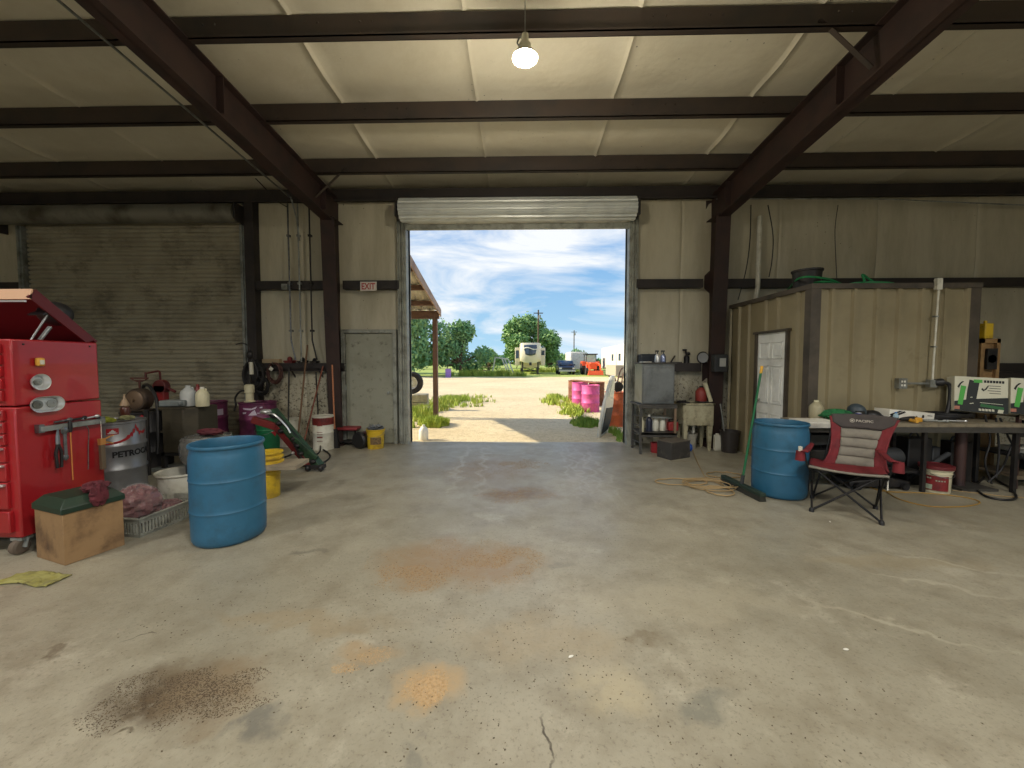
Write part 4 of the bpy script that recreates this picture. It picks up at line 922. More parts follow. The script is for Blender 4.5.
m = MB(); m.box((0,0,.05),(.34,.2,.09)); m.cyl((.12,-.1,.05),(.12,-.135,.05),.025); single(m, 'plastic_canister', mat('grey_canister', (120,128,128), .4, 0, (98,104,106), 5), 'flat grey canister lying on the olive tank', 'canister', (x_(177, 5.66), 5.64, tz), .2, bevel=.03)
RP = thing('rotary_hand_pump', 'red rotary hand pump with crank beside the grey canister', 'pump', (x_(161.5, 5.8), 5.82, tz))
M_PR = mat('pump_red', (92,34,34), .5, .1, (66,28,28), 8)
m = MB(); m.bb((-.05,-.05,0),(.06,.05,.2)); m.build('base', mat('bright_red_block', (130,34,34), .5), RP, bevel=.01)
m = MB(); m.lathe([(0,-.05),(.10,-.05),(.11,0),(.10,.05),(0,.05)], (-.01,0,.28), 20, Mf); m.bb((-.09,-.05,.2),(.08,.05,.3)); m.build('pump_housing', M_PR, RP, bevel=.006)
m = MB(); m.tube([(0,-.02,.35),(0,-.03,.5),(-.02,-.03,.52),(-.22,-.03,.48)],.014,6); m.cyl((-.22,-.03,.5),(-.22,-.03,.38),.014); m.cyl((.1,0,.25),(.2,0,.2),.02); m.build('crank', M_PR, RP)
# vertical hose post beside tank
m = MB(); m.tube([(0,0,0),(0,0,.9),(0,0,.93)], .03, 10); single(m, 'steel_post', M_BLKM, 'dark steel pipe post between silver drum and olive tank', 'post', (TKx0-.05, 5.36, 0))
# ---- purple drum far behind
pd2 = Vector((PY(213, 420, 7.0).x-.08, 7.0, 0))
PD2 = thing('steel_drum', 'purple drum with white label against the roll-up door', 'drum', tuple(pd2), 0, 'drums inside the workshop')
m = MB(); drum(m); m.build('drum_body', M_PURP, PD2)
f2 = math.atan2(-pd2.y, -pd2.x); m = MB()
for k in range(8): wrap_poly(m, [(.08+.02*k,-.04),(.08+.02*(k+1),-.04),(.08+.02*(k+1),.07),(.08+.02*k,.07)], .2945, f2, .68)
m.build('label', mat('lilac_label', (170,160,176), .5), PD2)
# ---- purple drum with arrow, grease pump on top
pdr = Vector((PY(259, 430, 6.95).x, 6.95, 0))
PD = thing('steel_drum', 'purple drum with white arrow emblem under the grease pump', 'drum', tuple(pdr), 0, 'drums inside the workshop')
m = MB(); drum(m); m.build('drum_body', M_PURP, PD)
f3 = math.atan2(-pdr.y, -pdr.x); m = MB()
for pl in ([(-.26,.10),(-.1,.09),(-.02,.125),(-.04,.085),(-.12,.06),(-.25,.075)], [(-.16,-.03),(-.02,-.03),(-.055,.065),(-.09,.04)], [(-.02,.0),(.06,.0),(.06,.012),(-.02,.012)], [(.02,.09),(.06,.09),(.06,.12),(.02,.11)], [(-.27,.02),(-.19,.03),(-.2,.0),(-.26,-.01)]):
    wrap_poly(m, pl, .2955, f3, .70)
m.build('arrow_emblem', mat('emblem_pale', (196,184,200), .5), PD)
GP = thing('grease_pump', 'white and black grease pump with looping hose on the purple drum', 'pump', (pdr.x-.14, pdr.y-.02, .88))
m = MB(); m.lathe([(0,0),(.09,0),(.09,.02),(.065,.03),(.065,.16),(.08,.17),(.08,.3),(.05,.32),(0,.32)], seg=20); m.build('pump_body', M_CRJ, GP)
m = MB(); m.cyl((0,0,.32),(.05,0,.75),.028); m.build('air_motor', M_BLKM, GP)
m = MB(); m.cyl((.05,0,.5),(.045,0,.72),.034); m.build('sleeve', M_WP, GP)
m = MB(); m.sph((.03,0,.85),(.06,.05,.08),12,8); m.tube(spline([(.04,0,.9),(.02,0,1.0),(-.08,-.02,1.06),(-.2,-.03,1.04)],5),.012,6); m.build('head', M_BLKM, GP)
m = MB(); m.tube(spline([(0,-.05,.2),(-.12,-.06,.2),(-.22,-.06,.08),(-.2,-.08,-.05),(-.08,-.28,-.12)],6),.016,8); m.tube(spline([(.06,0,.5),(.12,-.03,.42),(.18,-.02,.5),(.12,0,.68),(.05,0,.8)],6),.014,8); m.build('hose', M_HOSE, GP)
# ---- blue drum (plastic), open top
def blue_drum(label, p, rz=0):
    T = thing('plastic_drum', label, 'drum', tuple(p), rz, 'blue plastic drums')
    R = .29; pr = [(0,.01),(R-.05,0),(R-.02,.008),(R-.004,.04),(R-.002,.1)]
    for z in (.30, .575): pr += [(R,z-.03),(R+.001,z-.008),(R+.005,z),(R+.001,z+.008),(R,z+.03)]
    pr += [(R,.76),(R-.008,.80),(R-.014,.83),(R-.012,.852),(R+.0,.858),(R+.003,.872),(R-.002,.885),(R-.012,.885),(R-.018,.87),(R-.022,.80),(R-.016,.5),(R-.016,.05),(0,.04)]
    m = MB(); m.lathe(pr, seg=64); m.build('barrel', M_BLUE, T, ang=.9); return T
p = G(231, 547); bl = Vector((p.x, p.y+.0, 0)); dn_ = Vector((p.x, p.y, 0)).normalized(); bl = Vector((p.x, p.y, 0))+dn_*.28
blue_drum('open blue plastic drum in front of the junk on the left', bl)
# clear bag and red rags hanging over the drum's back rim
M_BAG = mat('clear_bag', (128,128,122), .2, 0, (84,84,80), 9, alpha=.8)
m = MB(); lump(m, (0,0,.16), (.17,.14,.22), 12, .35, 2.2, 30, 20)
pb_ = G(201, 500); TB = thing('trash_can', 'grey bin with clear liner bag just behind the blue drum', 'bin', (PY(206, 450, 4.45).x, 4.48, 0))
m = MB(); m.lathe([(0,.0),(.2,0),(.22,.02),(.25,.74),(.26,.76),(.245,.76),(.21,.04),(0,.04)], seg=28); m.build('can', M_BLKP, TB); TB.scale = (.9,.9,.93)
m = MB(); R9 = random.Random(9)
def bagfn(u, v):
    a = u*2*PI; n = noise.noise(Vector((math.cos(a)*3, math.sin(a)*3, v*3)))
    r = .255+.035*math.sin(v*PI)+.03*n; return (r*math.cos(a), r*math.sin(a), .80-.32*v+.03*n)
m.grid(bagfn, 48, 10); lump(m, (0,0,.76), (.25,.25,.06), 6, .4, 2.5, 30, 10); m.build('liner_bag', M_BAG, TB)
m = MB(); lump(m, (0,0,0), (.15,.06,.035), 14, .5, 3, 22, 10); single(m, 'shop_rag', M_RAG, 'red rags on the bin behind the blue drum', 'rag', (TB.location.x+.10, 4.4, .80))
# ---- white tub, crate, bag of rags, little carton
tb = Vector((PY(178, 500, 4.45).x, 4.32, 0))
TUB = thing('plastic_tub', 'shallow dirty white plastic tub behind the grey crate', 'tub', (PY(183,480,4.3).x, 4.3, 0))
m = MB(); m.lathe([(0,.01),(.18,0),(.20,.03),(.225,.34),(.245,.36),(.245,.38),(.215,.37),(.19,.05),(0,.04)], seg=40); m.build('tub_body', M_WP, TUB)
k1, k2 = G(140, 538), G(190, 517); ku = k2-k1; ka = math.atan2(ku.y, ku.x); KL = .66
M_CRT = mat('grey_crate', (156,156,144), .5, 0, (134,134,122), 5, dirt=(70,66,56), ds=6)
CRT = thing('plastic_crate', 'grey perforated plastic crate holding the bag of red rags', 'crate', tuple(k1), ka)
m = MB(); KW, KH = .44, .18
def lattice(m, L, h, n, org, u, nrm):
    u = Vector(u); o = Vector(org)
    for z0_, z1_ in ((0,.03),(h-.05,h)): m.prism([(0,z0_),(L,z0_),(L,z1_),(0,z1_)], o, u, (0,0,1), Vector(nrm)*.012)
    for k in range(n+1):
        x = (L-.014)*k/n; m.prism([(x,0),(x+.014,0),(x+.014,h),(x,h)], o, u, (0,0,1), Vector(nrm)*.01)
    m.prism([(0,h-.012),(L,h-.012),(L,h),(0,h)], o-Vector(nrm)*.012, u, (0,0,1), Vector(nrm)*.012)
    m.prism([(L*.38,.0),(L*.62,.0),(L*.62,.03),(L*.38,.03)], o-Vector(nrm)*.004, u, (0,0,1), Vector(nrm)*.01)
lattice(m, KL, KH, 22, (0,0,0), (1,0,0), (0,1,0)); lattice(m, KL, KH, 22, (0,KW,0), (1,0,0), (0,-1,0))
lattice(m, KW, KH, 14, (0,0,0), (0,1,0), (1,0,0)); lattice(m, KW, KH, 14, (KL,0,0), (0,1,0), (-1,0,0)); m.bb((0,0,.005),(KL,KW,.015)); m.build('crate_body', M_CRT, CRT)
ck, sk = math.cos(ka), math.sin(ka)
def oncr(a, b, z): return (k1.x+a*ck-b*sk, k1.y+a*sk+b*ck, z)
M_RAGS = mat('bagged_red_rags', (98,34,38), .8, 0, (70,24,28), 14, dirt=(140,96,94), ds=18, dlo=.52, dhi=.66, coat=.5)
RB = thing('bag_of_rags', 'clear plastic bag bulging with red shop rags in the crate', 'bag', oncr(.19, .26, .02), ka)
m = MB(); lump(m, (0,0,.20), (.19,.17,.19), 21, .16, 2.6, 44, 30); lump(m, (.27,-.03,.08), (.13,.11,.08), 23, .18, 2.9, 34, 22); m.build('rag_heap', M_RAGS, RB, ang=.5)
m = MB(); lump(m, (0,0,.20), (.20,.18,.20), 21, .17, 2.6, 44, 30); lump(m, (.27,-.03,.08), (.135,.115,.085), 23, .19, 2.9, 34, 22); m.build('clear_film', mat('clear_film', (200,196,194), .12, 0, alpha=.12), RB)
m = MB(); m.box((0,0,.05),(.16,.12,.1)); p = G(181,524); single(m, 'small_carton', M_WP, 'small dirty white carton between crate and blue drum', 'carton', (p.x-.05,p.y+.32,0), .3, bevel=.006)
# steel scraps under tub
m = MB(); m.box((0,0,.035),(.7,.35,.05)); p = G(165, 470); single(m, 'flat_pan', M_GALV, 'flat grey metal pan on the floor under the olive tank', 'pan', (p.x+.1, p.y+.05, 0), .1, bevel=.01)
# glove-like yellow cloth on the floor
m = MB()
p = G(34, 580)
def cloth(u, v):
    x, y = (u-.5)*.42, (v-.5)*.16+.03*math.sin(u*5); z = .006+.022*abs(noise.noise(Vector((u*6, v*4, 2))))+.01*noise.noise(Vector((u*14,v*8,5)))**2
    return (x, y+.05*(u-.5), z)
m.grid(cloth, 36, 14); single(m, 'yellow_cloth', mat('dull_yellow_cloth', (146,142,84), .9, 0, (134,128,62), 12, dirt=(96,90,60), ds=8), 'dull yellow cloth lying flat on the floor at the left edge', 'cloth', (p.x, p.y, 0), -.05, solid=.006)
# ---- green bucket, plank, yellow pails
M_GRB = mat('green_bucket', (22,104,66), .4, 0, (18,86,54), 4); M_YEL = mat('yellow_pail', (206,172,38), .45, 0, (184,150,40), 5, dirt=(120,100,50), ds=6)
def bucket(name, label, x, y, mt, h=.37, r0=.13, r1=.15, z=0, lid=None, grp=None, ribs=True, rz=0, bail=True):
    T = thing(name, label, 'bucket', (x, y, z), rz, grp)
    pr = [(0,.005),(r0,0),(r0+.003,.01)]
    if ribs: pr += [(r1-.012,h*.72),(r1-.004,h*.73),(r1-.004,h*.75),(r1-.008,h*.76),(r1-.006,h*.85),(r1+.004,h*.86),(r1+.004,h*.88),(r1-.004,h*.89)]
    pr += [(r1,h-.02),(r1+.008,h-.015),(r1+.008,h),(r1-.006,h),(r1-.01,h-.02),(r0-.008,.012),(0,.012)]
    m = MB(); m.lathe(pr, seg=32); m.build('bucket_body', mt, T)
    if bail:
        m = MB(); m.tube(spline([(r1+.005,0,h*.86),(r1*.8,-r1*.7,h*.7),(0,-r1*1.05,h*.62),(-r1*.8,-r1*.7,h*.7),(-r1-.005,0,h*.86)],5),.003,5); m.build('wire_handle', M_STL, T)
    if lid is not None:
        m = MB(); m.lathe([(r1+.012,h-.03),(r1+.014,h+.01),(r1-.01,h+.014),(r1-.02,h+.006),(0,h+.006)], seg=32); m.build('lid', lid, T)
    return T
gb = G(262, 457)
T = bucket('green_bucket', 'green plastic keg in front of the purple arrow drum', gb.x, gb.y+.18, M_GRB, .60, .165, .185, lid=M_GRB)
m = MB(); wrap_poly(m, [(-.02,0),(.09,.0),(.05,-.09)], .183, math.atan2(-gb.y,-gb.x)+.3, .42); m.build('label', M_LRED, T)
yb = G(258, 502)
bucket('yellow_bucket', 'yellow bucket under the grey plank behind the blue drum', yb.x-.02, yb.y+.2, M_YEL, .36, .13, .15, grp=None, bail=False)
m = MB(); m.box((0.10,-.03,.02),(.80,.36,.045)); pk = Vector((yb.x+.0, yb.y+.2, .375)); single(m, 'grey_plank', mat('grey_timber', (142,132,112), .8, 0, (118,108,90), 5), 'grey plank resting on the yellow bucket behind the blue drum', 'plank', (pk.x-.1, pk.y+.0, .364), .12)
T = thing('yellow_spool', 'yellow ribbed plastic ring lying on the grey plank', 'spool', (pk.x-.0, pk.y+.02, .408))
m = MB(); m.lathe([(.06,0),(.155,0),(.155,.02),(.13,.03),(.13,.05),(.152,.055),(.152,.075),(.13,.085),(.13,.11),(.15,.115),(.15,.13),(.06,.13),(.06,0)], seg=32); m.build('ring', M_YEL, T)
# ---- folded red and green hoist leaning
M_HG = mat('hoist_green', (46,76,50), .55, .2, (30,44,34), 9); M_HR = mat('hoist_red', (116,38,36), .55, .2, (78,30,30), 6)
fo = G(312, 474); top = PY(268, 412, 5.75)
HO = thing('folding_hoist', 'leaning red and green steel hoist frame with small wheels', 'hoist', (fo.x-.03, fo.y+.15, 0))
dv = Vector((top.x-fo.x, top.y-fo.y-.15, top.z)); 
m = MB(); m.bar((-.07,0,.06), Vector((-.07,0,.04))+dv*.72, .06,.09); m.bar(Vector((-.07,0,.04))+dv*.70, Vector((-.26,-.05,.0))+dv*.88, .07, .1); m.build('red_beam', M_HR, HO, bevel=.006)
m = MB(); m.bar((.05,.02,.06), Vector((.05,.02,.06))+dv*.95, .12,.11); m.bar((.05,-.04,.2), Vector((.0,-.04,.1))+dv*.6,.05,.06); m.build('green_beam', M_HG, HO, bevel=.006)
m = MB(); n_ = dv.normalized()
for f in (.12,.25,.38,.5,.63,.76,.88): c_ = dv*f; m.sph(c_+Vector((.04+.05*math.sin(f*17),-.06,.05)), (.05,.04,.035), 8, 6); 
m.bar(dv*.45+Vector((.16,-.02,0)), dv*.92+Vector((.16,-.02,0)), .03); m.bar(dv*.2+Vector((-.01,-.07,0)), dv*.7+Vector((.14,-.06,.03)), .025); m.build('fittings', M_BLKM, HO)
m = MB(); m.tube(spline([dv*.95+Vector((.0,-.06,.02)), dv*.9+Vector((.12,-.1,.06)), dv*.75+Vector((.17,-.08,.02)), dv*.6+Vector((.12,-.08,.05))],5), .012, 6); m.sph(dv*.98+Vector((.02,-.05,.03)), (.09,.06,.04), 10, 6); m.sph(dv*.28+Vector((-.10,-.05,.03)), .025, 8, 6); m.build('chrome_fittings', M_CHR, HO)
for x in (-.09, .1):
    m = MB(); m.lathe([(0,-.02),(.04,-.025),(.05,0),(.04,.025),(0,.02)], (x,-.03,.05), 16, Matrix(((0,0,1),(1,0,0),(0,1,0)))); m.build('wheel', M_BLKP, HO)
m = MB(); m.bb((-.13,-.05,.04),(.14,.05,.1)); m.build('foot', M_BLKM, HO, bevel=.005)
# hoses on the floor around it
m = MB()
q = [G(240,446), G(255,458), G(275,464), G(300,467), G(322,464), G(330,456), G(318,449), G(300,452), G(285,458)]
m.tube(spline([(a.x,a.y,.016) for a in q],7), .014, 6); single(m, 'air_hose', M_HOSE, 'black air hose looping on the floor around the hoist foot', 'hose')
q = [PY(316,372,7.35), PY(317,395,7.33), PY(318,412,7.2)]; m = MB()
m.tube(spline([tuple(a) for a in q]+[(G(324,440).x, G(324,440).y-.25,.35),(G(326,450).x,G(326,450).y-.2,.05),(G(312,455).x,G(312,455).y-.1,.016),(G(292,452).x,G(292,452).y,.016)],7),.014,6)
single(m, 'air_hose', M_HOSE, 'black hose hanging from the shelf and curling on the floor', 'hose')
# ---- grease drums against the wall
def pail(name, label, px, py, r, h, mt, top=None, dy=.0, lab=None):
    p = G(px, py); T = thing(name, label, 'drum', (p.x, min(p.y+r+dy, 7.14+dy), 0))
    m = MB(); m.lathe([(0,.0),(r,0),(r+.004,.02),(r,.03),(r,h*.5-.01),(r+.006,h*.5),(r,h*.5+.01),(r,h-.03),(r+.008,h-.02),(r+.008,h),(r-.01,h),(r-.012,h-.01),(0,h-.01)], seg=36); m.build('keg_body', mt, T)
    if top is not None:
        m = MB(); m.lathe([(r+.0035,h*.74),(r+.0035,h-.032)], seg=36); m.build('coloured_band', top, T)
    if lab is not None:
        fz = math.atan2(-p.y, -p.x); m = MB()
        for i, (z0_, z1_) in enumerate(((.2,.23),(.26,.27),(.30,.31),(.42,.45),(.14,.15))):
            for k in range(5): wrap_poly(m, [(-.08+.02*k,z0_*h*1.6),(-.08+.02*(k+1)-.002,z0_*h*1.6),(-.08+.02*(k+1)-.002,z1_*h*1.6),(-.08+.02*k,z1_*h*1.6)], r+.003, fz-.2, .03)
        m.build('label_print', lab, T)
    return T
pail('grease_keg', 'white and red grease keg under the left shelf', 323, 449, .18, .62, M_WP, M_HR, lab=M_HR, dy=-.07)
pail('grease_keg', 'dirty white keg behind the leaning hoist', 288, 446, .19, .52, M_WP, None, dy=.2)
# ---- shelf girt items on the left bay: hoses, cable reel etc.
sy = WY-.24; sz = 1.585
def shelf_x(px): return PY(px, 367, WY-.25).x
def coil_hang(name, label, px, R, n, mt, r=.014, z=1.40, cat='hose coil', yo=0):
    T = thing(name, label, cat, (shelf_x(px), sy-.06-yo, z)); m = MB(); Rr = random.Random(px)
    for k in range(n):
        a = R*Rr.uniform(.75,1.05); b = R*Rr.uniform(1.1,1.45); pts = [(a*math.cos(t*2*PI/20)+Rr.uniform(-.01,.01), -.012*k+.01*math.sin(t), -b+b*math.sin(t*2*PI/20)+.06) for t in range(20)]
        m.tube(pts, r, 6, True)
    m.build('loops', mt, T); m = MB(); m.tube([(0,.1,.04),(0,-.08,.04),(0,-.1,.08)],.008,6); m.build('hook', M_STL, T); return T
coil_hang('hose_coil', 'thick black hose coil hanging at the left end of the shelf', 257, .20, 7, M_HOSE, .022, 1.56)
coil_hang('hose_coil', 'black hose coil hanging low beside the left column shelf', 264, .13, 5, M_HOSE, .018, 1.25)
coil_hang('cable_coil', 'brown rubber cable coil with a white tag on the shelf', 277, .14, 6, mat('brown_cable', (72,44,38), .6), .014, 1.52)
m = MB(); m.box((0,0,0),(.07,.004,.07),(0,.6,0)); single(m, 'paper_tag', M_WP, 'small white tag on the brown cable coil', 'tag', (shelf_x(276), sy-.16, 1.47))
m = MB()
m.bar((shelf_x(244)-.0, sy-.02, 1.50),(shelf_x(345), sy-.02, 1.50),.035,.05)
for px in (262, 290, 318): m.bar((shelf_x(px), sy-.02, 1.50),(shelf_x(px), sy+.16, 1.3),.02)
single(m, 'shelf_rail', M_GIRT, 'long dark steel rail along the wall above the grease kegs', 'rail')
for i, (px, mt_, lab, s_) in enumerate(((287, M_HR, 'red clamp sitting on the left shelf rail', .08),(330, M_HR, 'red steel tool block near the left column on the shelf rail', .06),(312, M_BLKM, 'black iron fitting on the left shelf rail', .06),(300, M_BLKM, 'dark lump of pipe fittings on the left shelf rail', .07))):
    m = MB(); m.bb((-s_,-.06,0),(s_,.06,s_*.6)); m.sph((0,0,s_*.9),(s_*.6,.05,s_*.7),10,6); m.cyl((-s_*1.6,0,s_*.4),(s_*1.6,0,s_*.5),.014); single(m, 'pipe_clamp', mt_, lab, 'clamp', (shelf_x(px), WY-.15, 1.582), bevel=.004)
m = MB(); m.box((0,0,.04),(.34,.10,.075)); single(m, 'wooden_block', mat('pale_timber', (160,142,112), .8), 'pale timber block on the left end of the shelf', 'wood block', (shelf_x(268), WY-.12, 1.582))
# vertical poles and brooms leaning on the shelf
def stick(name, label, a, b, r, mt, cat='stick', ya=7.0, yb=7.38):
    p0 = G(*a) if ya is None else PY(a[0], a[1], ya); p0.z = max(p0.z, .0); p1 = PY(b[0], b[1], yb)
    m = MB(); m.tube([tuple(p0), tuple(p1)], r, 8); return single(m, name, mt, label, cat)
stick('wooden_stick', 'long wooden stick leaning on the shelf behind the hoist', (297,446), (307.5,345), .016, mat('stick_wood', (110,84,62), .8))
stick('wooden_stick', 'reddish wooden stick crossing behind the tall stick', (303,446), (323,366), .014, mat('stick_red', (120,70,54), .8))
stick('steel_rod', 'dark steel rod upright against the shelf', (288,446), (289,366), .014, M_BLKM)
bp_ = PY(337, 443, 7.2)
BR = thing('upright_broom', 'orange handled broom standing against the left column', 'broom', (bp_.x, 7.12, 0))
m = MB(); m.cyl((0,0,.35),(-.03,.02,1.55),.014); m.build('handle', mat('broom_handle', (170,110,76), .6), BR)
m = MB(); m.taper((0,0,0),(.16,.06),(.08,.05),.36); m.build('bristles', M_BLKP, BR)
# red creeper stool, black roll, yellow bucket near the man door
st = G(346, 446); ST = thing('creeper_seat', 'low red padded work stool near the grey door', 'stool', (st.x, st.y+.18, 0))
m = MB(); m.bb((-.2,-.16,.29),(.2,.16,.35)); m.build('seat', mat('red_vinyl', (128,44,48), .5), ST, bevel=.02)
m = MB(); m.bb((-.19,-.15,.05),(.19,.15,.08)); m.build('shelf', M_BLKM, ST)
for x in (-.17,.17):
    for y in (-.13,.13):
        m = MB(); m.bar((x,y,.05),(x*.9,y*.9,.29),.022); m.build('leg', M_BLKM, ST)
        m = MB(); m.sph((x,y,.028),.027,10,6); m.build('caster', M_BLKP, ST)
rl = G(358, 449.5); RL = thing('air_tank', 'dark red portable cylinder lying with its round end facing out', 'cylinder', (rl.x-.02, rl.y+.05, 0), -.35)
m = MB(); m.lathe([(0,.0),(.12,.01),(.15,.05),(.15,.42),(.11,.47),(0,.48)], (0,0,.15), 28, Mf @ Matrix(((1,0,0),(0,1,0),(0,0,-1)))); m.build('shell', mat('maroon_tank', (84,38,48), .4, .2), RL)
m = MB(); m.lathe([(0,-.012),(.13,-.008),(.156,.02),(.156,.08),(.15,.08)], (0,0,.15), 28, Mf @ Matrix(((1,0,0),(0,1,0),(0,0,-1)))); m.build('end_cap', M_BLKP, RL)
yb2 = G(373, 449.5)
T = bucket('yellow_bucket', 'yellow bucket filled with tools by the grey door', yb2.x, yb2.y+.14, M_YEL, .36, .14, .165)
m = MB(); wrap_poly(m, [(-.09,.0),(.09,.0),(.09,.13),(-.09,.13)], .162, math.atan2(-yb2.y,-yb2.x), .08); 
m = MB()
for k in range(8): wrap_poly(m, [(-.1+.025*k,0),(-.1+.025*(k+1),0),(-.1+.025*(k+1),.13),(-.1+.025*k,.13)], .159, math.atan2(-yb2.y,-yb2.x), .09)
m.build('label', mat('brown_label', (120,96,60), .6, 0, (70,56,40), 30), T)
m = MB(); lump(m, (0,0,0), (.14,.12,.06), 31, .6, 3, 22, 12); single(m, 'tool_bundle', mat('grey_tools', (130,134,138), .5, .4, (60,60,62), 18), 'bundle of grey metal bits heaped in the yellow bucket', 'tools', (yb2.x-.01, yb2.y+.13, .37))
# exit sign
es = PY(368.5, 286.3, WY-.24)
ES = thing('exit_sign', 'small white sign with red EXIT letters above the grey door', 'sign', tuple(es))
m = MB(); m.bb((-.155,-.012,-.085),(.155,.012,.085)); m.build('sign_plate', mat('sign_white', (206,198,190), .5), ES)
m = MB(); text_on(m, 'EXIT', .165, (-.135,-.0135,-.058), (1,0,0), (0,0,1), .004, .78); m.build('exit_lettering', mat('exit_red', (168,44,44), .5), ES)
# conduits and wires down the left bay wall
for i, (px, lab, col) in enumerate(((287.5,'grey conduit pipe running down the left bay wall',M_STL),(297.5,'pale conduit pipe running down the left bay wall',M_GALV),(309,'dark conduit pipe nearest the left column',M_BLKM))):
    a_ = PY(px, 205, WY-.26); b_ = PY(px, 340, WY-.26); m = MB()
    pts = [(a_.x,a_.y,4.6),(a_.x,a_.y,b_.z)]
    if i != 1: c_ = PY(px+8, 360, WY-.26); pts += [(c_.x,c_.y,c_.z)]
    else: pts[1] = (a_.x,a_.y,1.6)
    m.tube(pts, .015, 8)
    for z in (2.2,3.1,4.0): m.bb((a_.x-.03,a_.y-.02,z-.02),(a_.x+.03,a_.y+.04,z+.02))
    single(m, 'conduit_pipe', col, lab, 'pipe')
m = MB(); j = PY(285, 287, WY-.28); m.box((0,0,0),(.11,.06,.11)); single(m, 'junction_box', M_GALV, 'small grey junction box on the left bay girt', 'electrical box', tuple(j), bevel=.004)
# long conduit slanting along the roof left of the rafter
A = PY(205, 125, purl[1]+.0); m = MB()
d_ = ray(205, 125); x_c = d_.x*(4.63+.0833*WY-H)/(d_.z+.0833*d_.y)
m.tube([(x_c, WY-.4, roofz(WY-.4)-.03), (x_c, -3, roofz(-3)-.03)], .014, 8); m.tube([(x_c+.02, WY-.4, roofz(WY-.4)-.03), (x_c+.06, WY-.3, 4.3), (x_c+.1, WY-.28, 3.9)], .014, 8)
single(m, 'conduit_pipe', M_GALV, 'thin pale conduit running along the roof beside the left rafter', 'pipe')
# ================================================================ RIGHT SIDE
M_PAN = mat('tan_wall_panel', (142,132,104), .5, .1, (126,116,90), 1.2, dirt=(96,86,62), ds=1.6, dlo=.58, dhi=.85)
M_TRM = mat('dark_brown_trim', (82,74,64), .55, .1, (50,46,40), 2); M_WDR = mat('white_panel_door', (232,234,230), .4, 0, (198,200,194), 2)
M_DGRY = mat('dark_grey_metal', (58,60,62), .5, .3, (44,44,46), 5)
OX, OY, OXR, OYB, OZ = 3.93, 5.40, 6.10, 7.42, 2.64
OF = thing('office_enclosure', 'tan ribbed metal office room with white door inside the workshop', 'office room', (OX, OY, 0))
W_, D_ = OXR-OX, OYB-OY
def ribs(m, L, z0, z1, frame, s0=0):
    pr = []; x = 0
    while x < L:
        pr += [(min(L,x),0),(min(L,x+.215),0),(min(L,x+.232),.036 if x+.232 < L else 0),(min(L,x+.272),.036 if x+.232 < L else 0),(min(L,x+.289),0)]; x += .295
    pr.append((L,0)); n = len(pr); vs = [frame(a, b, z) for z in (z0, z1) for a, b in pr]
    m.add(vs, [(i, i+1, n+i+1, n+i) for i in range(n-1)])
m = MB(); ribs(m, W_, 0, OZ, lambda a, b, z: (a, -b, z)); m.bb((0,.005,0),(W_,.05,OZ)); m.build('front_panel', M_PAN, OF, ang=.2)
# door position on the left wall
dy0, dy1, dz = 5.86-OY, 6.56-OY, 2.06
m = MB()
for a, b, z0, z1 in ((0,dy0-.03,0,OZ),(dy1+.03,D_,0,OZ),(dy0-.03,dy1+.03,dz+.03,OZ)):
    ribs(m, b-a, z0, z1, lambda p, q, z, a=a: (-q, a+p, z)); m.bb((.005,a,z0),(.05,b,z1))
m.build('side_panel', M_PAN, OF, ang=.2)
m = MB(); m.bb((W_-.05,0,0),(W_,D_,OZ)); m.bb((0,D_-.05,0),(W_,D_,OZ)); m.build('rear_panel', M_PAN, OF)
m = MB(); m.bb((0,0,OZ-.04),(W_,D_,OZ)); m.build('flat_roof', M_TRM, OF)
m = MB(); m.prism([(-.045,-.045),(.085,-.045),(.085,0),(0,0),(0,.075),(-.045,.075)], (0,0,0), (1,0,0), (0,1,0), (0,0,OZ-.051)); m.build('corner_trim', M_TRM, OF)
m = MB(); m.bb((W_-.15,-.035,0),(W_+.01,.0,OZ)); m.build('corner_trim', M_TRM, OF)
m = MB(); m.prism([(-.05,-.05),(W_+.01,-.05),(W_+.01,.02),(.02,.02),(.02,D_),(-.05,D_)], (0,0,OZ-.05), (1,0,0), (0,1,0), (0,0,.066)); m.build('roof_trim', M_TRM, OF)
m = MB(); m.bb((-.04,dy0-.05,0),(-.0,dy0,dz+.04)); m.bb((-.04,dy1,0),(-.0,dy1+.05,dz+.04)); m.bb((-.055,dy0-.08,dz),(-.0,dy1+.08,dz+.035)); m.build('door_trim', M_TRM, OF)
DW = dy1-dy0
m = MB(); m.bb((-.012,dy0,.01),(.03,dy1,dz))
def pan(y0, y1, z0, z1):
    for a, b, c, d in ((y0,y1,z0,z0+.02),(y0,y1,z1-.02,z1),(y0,y0+.02,z0,z1),(y1-.02,y1,z0,z1)): m.bb((-.024,a,c),(-.010,b,d))
    m.bb((-.02,y0+.05,z0+.05),(-.010,y1-.05,z1-.05))
for z0, z1 in ((1.65,1.92),(.95,1.55),(.2,.8)):
    for k in (0, 1): pan(dy0+.08+k*(DW-.06)/2, dy0+.08+k*(DW-.06)/2+(DW-.2)/2, z0, z1)
dr = m.build('door', M_WDR, OF, bevel=.004)
m = MB(); m.lathe([(0,0),(.03,0),(.03,.008),(.012,.012),(.012,.03),(.026,.04),(.026,.055),(0,.06)], (-.012,dy1-.07,.98), 16, Matrix(((0,0,-1),(0,1,0),(1,0,0)))); m.build('knob', M_GALV, dr)
